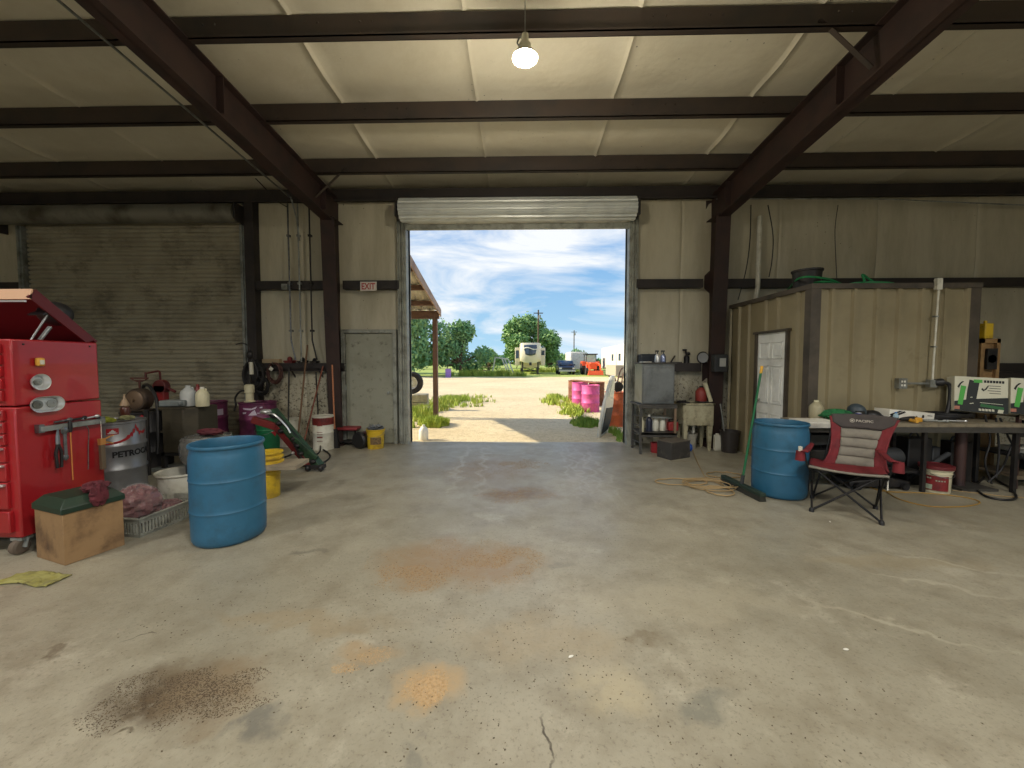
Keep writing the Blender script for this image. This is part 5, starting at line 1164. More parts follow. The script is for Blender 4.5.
# things on the office roof
T = thing('black_pail', 'black plastic pail standing on top of the office', 'pail', (PY(807,276,5.7).x, 5.7, OZ+.016))
m = MB(); m.lathe([(0,.0),(.16,0),(.175,.22),(.19,.225),(.19,.25),(.175,.25),(.155,.02),(0,.02)], seg=28); m.build('pail_body', M_BLKM, T)
M_GHOSE = mat('green_hose', (28,120,70), .5)
m = MB(); Rg = random.Random(2)
def roofp(px, y, z=OZ+.03): return (PY(px, 285, y).x, y, z)
m.tube(spline([roofp(778,6.6),roofp(788,6.3,OZ+.1),roofp(800,5.50,OZ+.12),roofp(826,5.46,OZ+.10),roofp(845,5.55),roofp(868,5.52,OZ+.02),roofp(905,5.5,OZ+.03)],8),.014,6)
m.tube(spline([roofp(782,6.5),roofp(797,6.0,OZ+.08),roofp(822,5.42,OZ+.05),roofp(842,5.6,OZ+.05),roofp(863,5.5,OZ+.05),roofp(862,5.55,OZ+.17),roofp(870,5.55,OZ+.10),roofp(880,5.5,OZ+.03),roofp(912,5.55,OZ+.03)],8),.014,6)
m.tube(spline([roofp(786,6.4),roofp(812,5.65,OZ+.09),roofp(835,5.6,OZ+.02),roofp(858,5.55,OZ+.06),roofp(888,5.5,OZ+.05),roofp(900,5.6,OZ+.02)],8),.014,6)
single(m, 'garden_hose', M_GHOSE, 'green garden hose lying in loops along the office roof edge', 'hose')
# conduit and outlet on the office front
cz_ = lambda py: PY(935, py, OY-.05).z
CX = PY(933, 340, OY-.05).x
T = thing('electrical_conduit', 'white conduit pipe running down the office front to an outlet', 'conduit', (CX, OY-.05, 0))
m = MB(); m.tube([(0.02,.04,OZ+.05),(0.02,-.02,OZ+.05),(.02,-.02,OZ-.05),(0,-.02,1.5),(0,-.02,1.36)],.011,8); m.bb((-.02,-.04,OZ-.08),(.05,.005,OZ+.07)); m.build('pipe', M_WP, T)
m = MB()
for z in (2.2,1.8): m.bb((-.02,-.035,z),(.025,.01,z+.02))
m.build('pipe_strap', M_GALV, T)
m = MB(); m.cyl((0,-.03,1.32),(-.36,-.03,1.32),.014); m.bb((-.06,-.055,1.27),(.03,.01,1.37)); m.build('outlet_arm', M_GALV, T)
m = MB(); m.bb((-.47,-.06,1.25),(-.36,.01,1.39)); ob = m.build('outlet_box', M_GALV, T, bevel=.005)
m = MB()
for a in (-.445,-.41):
    for b in (1.285,1.335): m.bb((a,-.064,b),(a+.02,-.059,b+.025))
m.build('socket_face', M_WHT, ob)
m = MB(); m.cyl((.02,-.02,1.33),(.1,-.05,1.34),.05); m.tube(spline([(.08,-.06,1.34),(.16,-.08,1.30),(.15,-.10,1.1),(.08,-.14,.93)],6),.022,8); m.build('plug_and_cable', M_BLKP, T)
# ---- blue drum, push broom
p = Vector((3.00, 4.55, 0)); bl2 = p+p.normalized()*.28
blue_drum('blue plastic drum between the push broom and the camp chair', bl2, 1)
hl, hr = G(723,482), G(763,502)
hc = (hl+hr)/2; ha = math.atan2((hr-hl).y, (hr-hl).x); HL = (hr-hl).length
PB = thing('push_broom', 'green handled push broom leaning on the blue drum', 'broom', (hc.x, hc.y, 0), ha)
m = MB(); m.bb((-HL/2,-.035,.055),(HL/2,.035,.1)); m.build('broom_block', mat('broom_green', (28,46,36), .6), PB, bevel=.006)
m = MB(); m.prism([(-.04,0),(.04,0),(.03,.056),(-.03,.056)], (-HL/2,0,0), (0,1,0), (0,0,1), (HL,0,0)); m.build('bristles', mat('dark_bristles', (44,44,36), .9, bump=.8, bs=120), PB)
tp_ = PY(762, 366, 4.80); loc = Matrix.Rotation(-ha, 3, 'Z') @ (Vector((tp_.x, 4.80, tp_.z))-Vector((hc.x, hc.y, 0)))
m = MB(); b0 = Vector((0,0,.09)); m.tube([b0, b0.lerp(loc,.94)], .013, 10); m.build('handle', mat('handle_green', (28,100,62), .4), PB)
m = MB(); m.tube([b0.lerp(loc,.94), loc], .016, 10); m.build('handle_tip', mat('tip_yellow', (210,160,50), .5), PB)
m = MB(); m.tube([b0, b0.lerp(loc,.08)], .022, 8); m.build('ferrule', M_DGRY, PB)
# extension cord
M_CORD = mat('tan_cord', (156,132,92), .6); m = MB(); R5 = random.Random(11)
cc_ = G(711, 486)
pts = [G(691,446), G(697,462), G(702,472), G(706,478)]
pts = [Vector((a.x,a.y,.012)) for a in pts]
for k in range(46):
    a = k*.55; r1_ = .12+.14*abs(math.sin(k*.17))+.03*R5.random(); pts.append(Vector((cc_.x-.03+r1_*1.35*math.cos(a)+.05*math.sin(k*.3), cc_.y+r1_*.9*math.sin(a), .012+.0009*k)))
q = [G(712,496), G(700,497), G(738,492)]; 
pts += [Vector((v.x,v.y,.012)) for v in (G(735,490), G(752,487), G(770,488))]
m.tube(spline(pts,3), .007, 6)
for (x0_, y0_), (rx, ry) in (((719,492),(.16,.13)),((681,483),(.34,.10)),((724,476),(.24,.10))):
    g_ = G(x0_, y0_); m.tube([(g_.x+rx*math.cos(t*PI/14), g_.y+ry*math.sin(t*PI/14)*1.4, .014+.004*(t % 3)) for t in range(28)], .008, 6, True)
single(m, 'extension_cord', M_CORD, 'tan extension cord piled in loops on the floor near the broom', 'cord')
# ---- steel parts cabinet on a stand
M_CAB = mat('grey_steel_cabinet', (122,124,122), .35, .6, (104,106,104), 2.5, dirt=(84,84,80), ds=4)
M_STND = mat('grimy_stand', (78,76,72), .55, .4, (58,56,52), 6)
SX, SY, SW, SD_ = 2.08, 6.76, .62, .56
S = thing('work_stand', 'dark steel stand with a low shelf under the grey metal cabinet', 'stand', (SX, SY, 0))
m = MB(); m.bb((-.04,0,.84),(SW,SD_,.87)); m.bb((-.04,-.0,.80),(SW,.02,.84)); m.build('table_top', M_STND, S, bevel=.003)
m = MB(); m.bb((0,0,.34),(SW,SD_,.37)); m.bb((0,0,.3),(SW,.02,.37)); m.build('shelf', M_STND, S)
for x, y in ((0,.02),(SW-.03,.02),(0,SD_-.05),(SW-.03,SD_-.05)):
    m = MB(); m.bb((x-.018,y-.018,0),(x+.018,y+.018,.84)); m.build('leg', M_STND if x == 0 else mat('tan_leg', (120,100,80), .6), S)
m = MB()
for z in (.2,.34,.5,.66): m.bar((0,.02,z),(0,SD_-.05,z-.04),.015)
m.build('side_rung', M_STND, S)
m = MB(); m.prism([(0,.02),(.36,.0),(.36,.02),(0,.04)], (.22,.15,.6), (1,0,0), (0,0,1), (0,.3,0)); m.build('inner_tray', M_GALV, S)
CB = thing('metal_cabinet', 'grey sheet metal cabinet standing on the dark steel stand', 'cabinet', (SX+.02, SY+.03, .871))
m = MB(); m.bb((0,.02,0),(.56,.46,.70)); m.build('cabinet_body', M_CAB, CB, bevel=.008)
m = MB(); m.bb((.02,0,.02),(.54,.02,.67)); m.bb((.05,-.004,.05),(.51,.004,.64)); m.build('door', M_CAB, CB, bevel=.006)
m = MB(); m.bb((-.015,-.02,.70),(.575,.47,.725)); m.build('top_rim', M_STND, CB, bevel=.003)
ct = .871+.725+.001
def bottle(name, label, x, y, z, r, h, mt, mc=None, cat='bottle', grp=None):
    T = thing(name, label, cat, (x, y, z), 0, grp)
    m = MB(); m.lathe([(0,0),(r,0),(r,h*.62),(r*.8,h*.74),(r*.35,h*.84),(r*.33,h*.9),(0,h*.9)], seg=18); m.build('bottle_body', mt, T)
    m = MB(); m.lathe([(0,h*.88),(r*.45,h*.88),(r*.42,h),(0,h)], seg=14); m.build('cap', mc or mt, T); return T
def spray(label, x, z, y, mt):
    T = thing('spray_bottle', label, 'spray bottle', (x, y, z)); m = MB(); m.lathe([(0,0),(.045,0),(.047,.02),(.045,.11),(.018,.15),(0,.15)], seg=18); m.build('bottle_body', mt, T)
    m = MB(); m.cyl((0,0,.14),(0,0,.19),.01); m.bb((-.04,-.012,.185),(.02,.012,.21)); m.bar((-.03,0,.19),(-.035,0,.15),.008); m.build('trigger', M_DGRY, T)
spray('left chrome spray bottle on top of the grey cabinet', SX+.33, ct, SY+.2, M_CHR); spray('right bluish spray bottle on top of the grey cabinet', SX+.44, ct, SY+.22, mat('blue_chrome', (140,150,180), .25, .7))
m = MB(); m.bb((-.07,-.1,0),(.07,.1,.012)); single(m, 'paper_stack', M_WHT, 'small stack of white paper on the cabinet top', 'paper', (SX+.12, SY+.2, ct), .1)
m = MB(); m.bb((-.16,-.10,0),(.16,.10,.30)); a_ = PY(638, 366, 7.38); single(m, 'wall_box', mat('navy_black_box', (34,40,50), .5), 'dark box fixed beside the right door jamb behind the cabinet', 'box', (2.36, 7.37, 1.45), bevel=.03)
def px_x(px, y): return PY(px, 420, y).x
lowz = .372
jug('plastic_jug', 'first white jug on the lower shelf of the work stand', px_x(655.5,7.0), 7.0, lowz, M_WP, M_WP, .11, .24)
jug('plastic_jug', 'second white jug on the lower shelf next to the red can', px_x(662.5,7.02), 7.02, lowz, M_WP, M_WHT, .11, .24)
bottle('oil_bottle', 'cream bottle at the left end of the low shelf', px_x(642,6.9), 6.9, lowz, .04, .26, M_CRJ)
bottle('oil_bottle', 'dark blue bottle with grey cap on the low shelf', px_x(649,6.95), 6.95, lowz, .055, .30, mat('navy_bottle', (30,34,52), .4), M_WP)
bottle('oil_bottle', 'narrow pinkish bottle between the jugs and the red can', px_x(667.5,7.06), 7.08, lowz, .03, .24, mat('pink_bottle', (170,130,120), .5))
GC = thing('gas_can', 'red plastic fuel can on the right of the low shelf', 'fuel can', (px_x(673.5,6.98)+.0, 7.03, lowz))
m = MB(); m.bb((-.09,-.07,0),(.09,.07,.16)); m.build('can_body', mat('fuel_red', (136,40,40), .45), GC, bevel=.02)
m = MB(); m.tube(spline([(-.06,0,.155),(-.05,0,.2),(.03,0,.2),(.05,0,.155)],4),.012,6); m.cyl((.07,0,.15),(.1,0,.2),.014); m.build('handle', M_BLKP, GC)
T = thing('red_can', 'small red open can on the floor under the work stand', 'can', (2.40, 6.93, 0))
m = MB(); m.lathe([(0,.0),(.085,0),(.09,.01),(.09,.16),(.095,.165),(.095,.175),(.085,.175),(.08,.02),(0,.02)], seg=28); m.build('can_body', mat('can_red', (150,42,48), .4), T)
m = MB(); m.tube(spline([(-.09,0,.16),(-.05,0,.21),(.05,0,.21),(.09,0,.16)],4),.004,5); m.build('wire_handle', M_STL, T)
# dark cube box on the floor
a, b, c = G(671,460.5), G(690,457.5), G(661,457); ax = (b-a); an = math.atan2(ax.y, ax.x)
T = thing('equipment_box', 'dark grey cube shaped box on the floor in front of the sink', 'box', tuple(a), an)
L1 = ax.length; L2 = .30; hh = .28
m = MB(); m.bb((0,0,.0),(L1,L2,hh)); m.build('box_body', mat('worn_black_box', (60,58,56), .55, .1, (44,43,42), 6, dirt=(86,82,74), ds=8), T, bevel=.008)
m = MB(); m.bb((-.004,-.004,hh),(L1+.004,L2+.004,hh+.012)); m.build('lid', mat('dusty_lid', (96,90,80), .7, 0, (74,70,62), 7), T, bevel=.003)
m = MB(); lump(m, (0,0,.07), (.10,.08,.08), 41, .4, 2.6, 26, 14, 0); single(m, 'blue_rag', mat('blue_cloth', (36,86,176), .8, 0, (24,60,130), 9), 'bright blue cloth bundle on the floor behind the dark box', 'rag', (G(682,449).x, 7.0, 0)).location.z = 0
# ---- utility sink
M_SINK = mat('grimy_cream_sink', (168,162,134), .5, 0, (142,136,110), 5, dirt=(82,72,52), ds=6, dlo=.5, dhi=.7)
KX, KY, KW_, KD = 2.92, 7.04, .54, .42
K = thing('utility_sink', 'grimy cream plastic utility sink on tapered legs', 'sink', (KX, KY, 0))
m = MB(); zt_ = .86
for (lo, hi) in (((0,0),(KW_,.03)),((0,KD-.03),(KW_,KD)),((0,.03),(.03,KD-.03)),((KW_-.03,.03),(KW_,KD-.03))): m.bb((lo[0],lo[1],.48),(hi[0],hi[1],zt_-.02))
m.bb((0,0,.46),(KW_,KD,.49)); m.bb((-.02,-.02,zt_-.03),(KW_+.02,.035,zt_)); m.bb((-.02,KD-.035,zt_-.03),(KW_+.02,KD+.02,zt_)); m.bb((-.02,-.02,zt_-.03),(.035,KD,zt_)); m.bb((KW_-.035,-.02,zt_-.03),(KW_+.02,KD,zt_)); m.build('basin', M_SINK, K, bevel=.006)
for x in (.05, KW_-.05):
    for y in (.05, KD-.05):
        m = MB(); m.taper((x,y,0),(.045,.045),(.085,.085),.47); m.build('leg', M_SINK, K, bevel=.004)
m = MB(); m.cyl((.27,.2,.46),(.27,.2,.3),.025); m.cyl((.27,.2,.3),(.27,.44,.3),.02); m.build('drain_pipe', M_WP, K)
m = MB(); m.bb((.35,.12,zt_+.001),(.54,.34,zt_+.02)); m.build('tray', M_STND, K)
jug('red_jug', 'dull red jug standing on the sink corner', KX+.42, KY+.25, zt_+.021, mat('dull_red_jug', (134,48,42), .5), M_BLKP, .20, .27)
m = MB(); m.tube([(0,0,0),(-.10,.03,.34)], .035, 10); single(m, 'paper_roll', M_CRJ, 'long cream roll leaning over the red jug on the sink', 'roll', (KX+.54, KY+.12, zt_+.02))
m = MB(); m.bb((-.13,-.05,0),(.08,.06,.02)); m.cyl((-.13,0,.03),(.05,.03,.03),.015); single(m, 'scrub_brush', M_BLKM, 'black scrub tools lying on the left sink rim', 'brush', (KX+.03, KY+.05, zt_+.003), .2)
M_GBK = mat('grey_white_bucket', (160,156,142), .5, 0, (132,128,114), 6)
bucket('white_bucket', 'grey-white bucket on the floor under the sink', KX+.27, KY+.32, M_GBK, .27, .10, .12, grp=None, bail=False)
bottle('plastic_bottle', 'white chemical bottle beside the sink left leg', KX-.0+.06-.02, KY+.62-.12, 0, .06, .27, M_WP)
m = MB(); m.bb((-.055,-.04,0),(.055,.04,.28)); m.bb((-.03,-.02,.28),(.03,.02,.31)); single(m, 'chemical_jug', M_WP, 'white rectangular jug between the sink and the dark bin', 'jug', (3.56, 7.10, 0), bevel=.01)
bnx = Vector((3.72, 6.98, 0))
T = thing('waste_bin', 'dark tapered waste bin beside the office wall', 'bin', tuple(bnx))
m = MB(); m.lathe([(0,.0),(.125,0),(.155,.36),(.165,.365),(.165,.385),(.15,.385),(.115,.02),(0,.02)], seg=32); m.build('bin_body', mat('dark_bin', (48,44,42), .5), T)
m = MB(); m.tube([(-.03,.02,.03),(-.13,.10,.85)],.012,8); single(m, 'mop_handle', M_GALV, 'grey stick standing in the dark waste bin', 'stick', tuple(bnx))
# electrical box on column, shelf things
CB2 = thing('disconnect_box', 'grey electrical disconnect box with white label on the right column', 'electrical box', (3.62, 7.14, 1.42))
m = MB(); m.bb((-.12,0,0),(.12,.14,.32)); m.build('box_body', M_DGRY, CB2, bevel=.01)
m = MB(); m.bb((-.03,-.004,.10),(.08,.0,.25)); m.build('label', mat('grey_label', (170,172,168), .5), CB2)
sz2 = 1.581
m = MB(); m.bb((-.6,-.0,0),(.0,.16,.012)); 
KT = thing('metal_dish', 'round chrome dish propped on the right wall shelf', 'dish', (PY(703,360,7.55).x, 7.56, sz2))
m = MB(); m.lathe([(0,-.03),(.06,-.03),(.10,-.01),(.105,0),(.09,0),(.05,-.015),(0,-.015)], (0,0,.105), 28, Mf); m.build('dish_body', mat('bright_dish', (176,178,178), .5, .2), KT)
m = MB(); m.lathe([(.1,-.012),(.115,0),(.1,.012)], (0,0,.105), 28, Mf, caps=False); m.build('rim', M_BLKP, KT)
m = MB(); m.lathe([(0,0),(.05,0),(.05,.12),(.02,.15),(0,.15)], seg=14); m.cyl((0,0,.14),(-.03,0,.26),.018); m.sph((-.04,0,.25),(.05,.02,.02),10,6); m.sph((0.04,0,.18),(.03,.03,.03),8,6); single(m, 'oil_can', M_BLKM, 'dark pump oiler on the right wall shelf', 'oil can', (PY(687,360,7.55).x, 7.57, sz2))
m = MB(); m.bb((-.13,-.015,0),(.08,.015,.02)); m.bar((-.13,0,.01),(-.05,0,.14),.03,.02); single(m, 'hand_brush', M_BLKM, 'black bent scraper between the cabinet and the oiler', 'scraper', (PY(678,360,7.55).x, 7.57, sz2))
# pipes and cables high on the right wall
m = MB(); xx = PY(757.5, 250, WY-.2).x; m.tube([(xx,WY-.24,4.3),(xx,WY-.24,3.0),(xx-.05,WY-.24,2.68)],.04,10); single(m, 'vent_pipe', M_WP, 'pale thick pipe hanging down to the office roof', 'pipe')
def cable(label, pts, y=WY-.2, r=.009, mt=None):
    m = MB(); m.tube(spline([(PY(a,b,y).x, y, PY(a,b,y).z) for a, b in pts],6), r, 6); return single(m, 'hanging_cable', mt or M_HOSE, label, 'cable')
cable('black cable hanging left of the pale vent pipe', [(751,205),(750,240),(746,270),(738,300)])
cable('black cable hanging right of the pale vent pipe', [(768,205),(773,235),(772,260),(769,277)])
cable('thin black cable hanging above the black pail', [(838,205),(835,230),(836,262),(837,282)], r=.006)
cable('black cable drooping from the left rafter to the wall', [(245,168),(262,185),(276,200),(287,207)], WY-.5, .009)
m = MB(); a_ = [(x, WY-.28, PY(521+390*x/7.4, 199+(0 if x < 6.5 else (x-6.5)*2.4), WY-.28).z) for x in (3.6,4.6,5.6,6.6,7.6,8.6,9.8,11)]
m.tube(spline(a_,4), .012, 8); single(m, 'conduit_pipe', M_GALV, 'thin pale conduit running along the eave over the office', 'pipe')
# ---- work bench
M_BTOP = mat('worn_bench_top', (134,124,104), .55, .1, (110,100,84), 5, dirt=(62,56,46), ds=6)
BXX, BY, BZ = 3.50, 4.82, .86
WB = thing('workbench', 'long cluttered steel workbench in front of the office', 'workbench', (BXX, BY, 0))
BW, BD_ = 2.62, .50
m = MB(); m.bb((0,0,BZ-.045),(BW,BD_,BZ)); m.build('bench_top', M_BTOP, WB, bevel=.004)
m = MB(); m.bb((0,-.004,BZ-.11),(BW,.03,BZ-.045)); m.bb((0,BD_-.03,BZ-.11),(BW,BD_,BZ-.045)); m.build('apron', M_STND, WB)
M_LEG = mat('red_brown_post', (66,44,40), .6, .1, (50,36,34), 6)
m = MB(); m.cyl((2.12,.25,.02),(2.12,.25,BZ-.045),.055,seg=16); m.build('leg', M_LEG, WB)
m = MB(); m.bb((1.98,.08,0),(2.42,.42,.03)); m.build('foot_plate', M_STND, WB)
for x in (.04, 1.45, BW-.08):
    for y in (.04, BD_-.06):
        m = MB(); m.bb((x,y,0),(x+.04,y+.04,BZ-.045)); m.build('leg', M_BLKM, WB)
m = MB(); m.bb((.05,.1,.22),(1.5,BD_-.05,.25)); m.build('lower_shelf', M_BLKM, WB)
m = MB(); m.bb((-.02,-.03,BZ),(.40,.30,BZ+.018)); m.box((.17,-.06,BZ-.02),(.42,.01,.06),(.25,0,0)); single(m, 'foam_sheet', M_WHT, 'bright white foam sheet over the left end of the workbench', 'sheet', (BXX, BY, 0), 0).location.z = .001
bz = BZ+.001
def bx(px, y): return PY(px, 412, y).x
jug('clear_jug', 'cloudy clear jug at the left end of the workbench', bx(816,5.2), 5.2, bz, mat('cloudy_plastic', (170,162,132), .3, alpha=.8), M_CRJ, .16, .24)
for px, lab in ((817.5,'left small white bottle with dark print on the workbench'),(824.0,'right small white bottle with dark print on the workbench')):
    T = bottle('small_bottle', lab, bx(px,5.22), 5.22, bz, .026, .115, M_WHT, grp=None)
    m = MB(); m.lathe([(.0265,.03),(.0268,.06)], seg=18); m.build('label', M_DGRY, T)
m = MB(); lump(m, (0,0,.06), (.22,.12,.07), 51, .35, 2.4, 30, 14, 0); single(m, 'green_cloth', mat('green_cloth', (28,104,58), .85, 0, (20,74,42), 9), 'green cloth heap on the workbench behind the white bottles', 'cloth', (bx(833,5.15)+.02, 5.13, bz), .1)
T = thing('welding_helmet', 'dark blue-grey welding helmet lying on the workbench', 'helmet', (bx(856,5.17), 5.15, bz))
m = MB(); m.sph((-.01,0,.10),(.10,.10,.11),20,12,(0,-.5,0)); m.build('shell', mat('helmet_slate', (52,64,72), .5), T)
m = MB(); m.bb((-.09,-.102,.06),(.01,-.08,.12)); m.build('visor', M_BLKP, T)
m = MB(); m.tube([(.09*math.cos(a)+.05,.09*math.sin(a),.02) for a in [k*PI/8 for k in range(16)]],.01,6,True); m.build('head_band', M_BLKP, T)
m = MB(); m.sph((0,0,.05),(.11,.09,.075),18,10); m.bb((-.15,-.05,0),(.0,.05,.05)); m.cyl((.05,-.09,.04),(.05,.0,.04),.03); single(m, 'angle_grinder', M_BLKP, 'black rounded power tool beside the helmet on the workbench', 'power tool', (bx(871,5.15), 5.14, bz))
m = MB(); m.lathe([(0,0),(.03,0),(.033,.005),(.033,.1),(.03,.11),(0,.112)], seg=20)
T = thing('drink_can', 'blue and silver drink can standing behind the chair back', 'can', (bx(858.5,4.98), 4.98, bz)); m.build('can_body', mat('can_blue', (36,40,128), .3, .4), T)
m = MB(); m.lathe([(.0335,.085),(.031,.112),(.0,.114)], seg=20); m.build('can_top', M_CHR, T)
T = thing('long_carton', 'white carton with black stripes lying on the workbench', 'carton', (bx(902,5.16), 5.14, bz), .0)
m = MB(); Ry = (0,math.radians(5),0); m.box((0,0,.07),(.56,.22,.10),Ry); m.build('carton_body', M_WHT, T, bevel=.003)
m = MB()
def stripe(poly, d=-.1112): m.prism(poly, (0,d,.07), (1,0,-.087), (.087,0,1), (0,-.002,0))
stripe([(-.28,-.01),(-.16,.045),(-.12,.045),(-.25,-.025)]); stripe([(-.28,-.04),(-.22,-.04),(-.08,.03),(-.10,.045)]); stripe([(-.02,-.05),(.03,-.05),(.07,-.01),(.06,.0)]); stripe([(.12,-.02),(.15,-.02),(.15,.015),(.13,.02)])
stripe([(.19,.01),(.25,.01),(.25,.018),(.19,.018)]); m.build('print', M_LBLK, T)
bottle('water_bottle', 'small clear blue-capped bottle in front of the white carton', bx(896,4.98), 4.98, bz, .028, .12, mat('pale_clear_blue', (150,176,190), .2), mat('cap_blue', (80,130,190), .4))
T = thing('cordless_drill', 'black and yellow cordless drill lying on the workbench', 'drill', (bx(910,4.93), 4.93, bz), .1)
m = MB(); m.tube([(-.13,0,.04),(-.09,0,.04),(0,0,.04),(.06,0,.04)],[.012,.022,.034,.034],12); m.build('drill_body', M_BLKP, T)
m = MB(); m.bb((.03,-.05,.005),(.12,.05,.06)); m.build('battery', mat('tool_yellow', (206,150,44), .5), T, bevel=.01)
m = MB(); m.tube([(-.02,-.01,.03),(-.04,-.12,.025)],[.02,.018],8); m.build('grip', M_TAPE, T)
Rb = random.Random(4)
for k, (px, y, lab, mt_) in enumerate(((929,5.0,'grey spanner on the bench right of the drill',M_STL),(938,4.93,'flat steel scraper near the bench middle',M_GALV),(948,5.08,'black handled tool near the bench right end',M_BLKP),(957,4.95,'chrome ratchet near the red-brown post on the bench',M_CHR),(886,4.93,'small steel chisel behind the chair on the bench',M_STL))):
    m = MB(); m.cyl((-.11,0,.014),(.08,.02,.014),.009); m.sph((.09,.02,.014),(.026,.02,.012),10,6); m.sph((-.11,0,.014),(.022,.016,.012),10,6); single(m, 'hand_tool', mt_, lab, 'hand tool', (bx(px,y), y, bz), Rb.uniform(-.5,.5))
m = MB(); pts = []
for k in range(60): a = k*.5; pts.append((.26*math.cos(a)*(1+.15*math.sin(k*.37))+.02*k/6, .13*math.sin(a)*(1+.2*math.cos(k*.53)), .02+.0012*k))
m.tube(spline(pts,3), .011, 6); single(m, 'welding_cable', M_HOSE, 'black cable heaped in loops on the right of the workbench', 'cable', (bx(935,5.18), 5.17, bz))
# clutter under the bench
def dark_box(name, label, x0, x1, y, z, h, mt=M_BLKM, d=.3, cat='box', extra=None):
    T = thing(name, label, cat, (x0, y, z)); m = MB(); m.bb((0,0,0),(x1-x0,d,h)); m.build('body', mt, T, bevel=.012)
    m = MB(); m.tube(spline([((x1-x0)*.3,d*.5,h),((x1-x0)*.4,d*.5,h+.05),((x1-x0)*.6,d*.5,h+.05),((x1-x0)*.7,d*.5,h)],4),.01,6); m.build('handle', M_DGRY, T)
    return T
dark_box('tool_box', 'black tool box on the lower bench shelf behind the chair', 3.66, 4.02, 4.98, .251, .24)
dark_box('tool_box', 'dark grey tool case on the lower bench shelf', 4.12, 4.5, 4.95, .251, .24, M_DGRY)
MT = thing('electric_motor', 'black electric motor sitting on the lower bench shelf', 'motor', (4.74, 5.12, .251))
m = MB(); m.lathe([(0,-.16),(.08,-.16),(.12,-.13),(.12,.13),(.08,.16),(0,.16)], (0,0,.13), 24, Matrix(((0,0,1),(1,0,0),(0,1,0)))); m.build('housing', M_DGRY, MT)
m = MB(); m.bb((-.12,-.1,0),(.12,.1,.02)); m.cyl((.16,0,.13),(.22,0,.13),.014); m.build('foot', M_BLKM, MT)
for k_, (xa, xb, y_, z_, h_, mm, lb) in enumerate(((3.60,4.0,5.02,.545,.14,M_DGRY,'dark case stacked highest at the left end under the bench'),(4.08,4.50,5.0,.545,.14,M_BLKM,'black case stacked on the grey tool case under the bench'),(5.04,5.34,5.14,0,.62,M_BLKP,'tall black box behind the paint bucket under the bench'),(5.37,5.47,5.16,0,.5,M_DGRY,'narrow dark canister box behind the red-brown bench post'),(5.70,5.98,5.25,0,.55,M_BLKM,'black box at the right end under the bench'))):
    dark_box('tool_box', lb, xa, xb, y_, z_ if z_ else 0, h_, mm, .18)
FJ = thing('floor_jack', 'dark floor jack lying flat under the workbench', 'jack', (4.15, 4.95, 0))
m = MB(); m.prism([(0,.03),(.75,.03),(.75,.1),(.5,.15),(0,.1)], (0,0,0), (1,0,0), (0,0,1), (0,.3,0)); m.build('jack_body', M_BLKM, FJ, bevel=.01)
for x in (.08,.66):
    m = MB(); m.lathe([(0,-.02),(.04,-.025),(.045,0),(.04,.025),(0,.02)], (x,-.02,.045), 16, Mf); m.build('wheel', M_BLKP, FJ)
m = MB(); m.tube([(.3,.15,.12),(.95,.2,.2)],.016,8); m.build('handle', M_LEG, FJ)
m = MB(); m.cyl((0,0,.10),(.5,.02,.42),.03,seg=10); m.cyl((.2,.1,.02),(-.1,.1,.02),.02); single(m, 'steel_strut', M_DGRY, 'dark diagonal steel strut standing under the bench', 'strut', (5.05, 5.12, 0))
# red and white paint bucket
bk = Vector((5.13, 4.98, 0)); 
M_CRB = mat('cream_bucket', (202,194,164), .45, 0, (180,172,144), 6); T = bucket('paint_bucket', 'cream bucket with dark red lid and red label under the bench', 5.18, 4.93, M_CRB, .32, .13, .15, lid=mat('dark_red_lid', (98,32,36), .45), bail=True)
fz = math.atan2(-4.93, -5.13); m = MB()
for k in range(12): wrap_poly(m, [(-.13+.021*k,0),(-.13+.021*(k+1),0),(-.13+.021*(k+1),.18),(-.13+.021*k,.18)], .1495, fz, .035)
m.build('label', mat('paint_label_red', (124,30,32), .5, 0, (96,26,26), 14), T)
m = MB()
for k in range(4): wrap_poly(m, [(-.11+.021*k,.01),(-.11+.021*(k+1),.01),(-.11+.021*(k+1),.07),(-.11+.021*k,.07)], .1515, fz, .035)
for k in range(3): wrap_poly(m, [(-.10+.024*k,.14),(-.085+.024*k,.14),(-.085+.024*k,.155),(-.10+.024*k,.155)], .1515, fz, .035)
for k in range(4): wrap_poly(m, [(.0+.024*k,.115),(.016+.024*k,.115),(.016+.024*k,.13),(.0+.024*k,.13)], .1515, fz, .035)
m.build('label_print', mat('label_sage', (150,160,140), .5), T)
# cords on the floor right
def floor_cord(label, P, r, mt, name='extension_cord', cat='cord', closed=False):
    m = MB(); q = [G(a,b) for a, b in P]; m.tube(spline([(v.x, v.y, r+.002) for v in q],8), r, 6); return single(m, name, mt, label, cat)
floor_cord('thin yellow-brown cord looping on the floor before the paint bucket', [(870,488),(886,492),(930,494),(965,498),(980,503),(965,507),(930,507),(900,500),(886,492),(876,486)], .006, mat('ochre_cord', (160,124,50), .6))
floor_cord('thin tan cord trailing to the right edge of the floor', [(952,491),(980,494),(1005,497),(1040,499)], .006, M_CORD)
floor_cord('black cable looping on the floor below the bench right end', [(984,478),(976,488),(985,497),(1003,501),(1016,499),(1010,489),(998,482),(992,476)], .013, M_HOSE, 'welding_cable', 'cable')
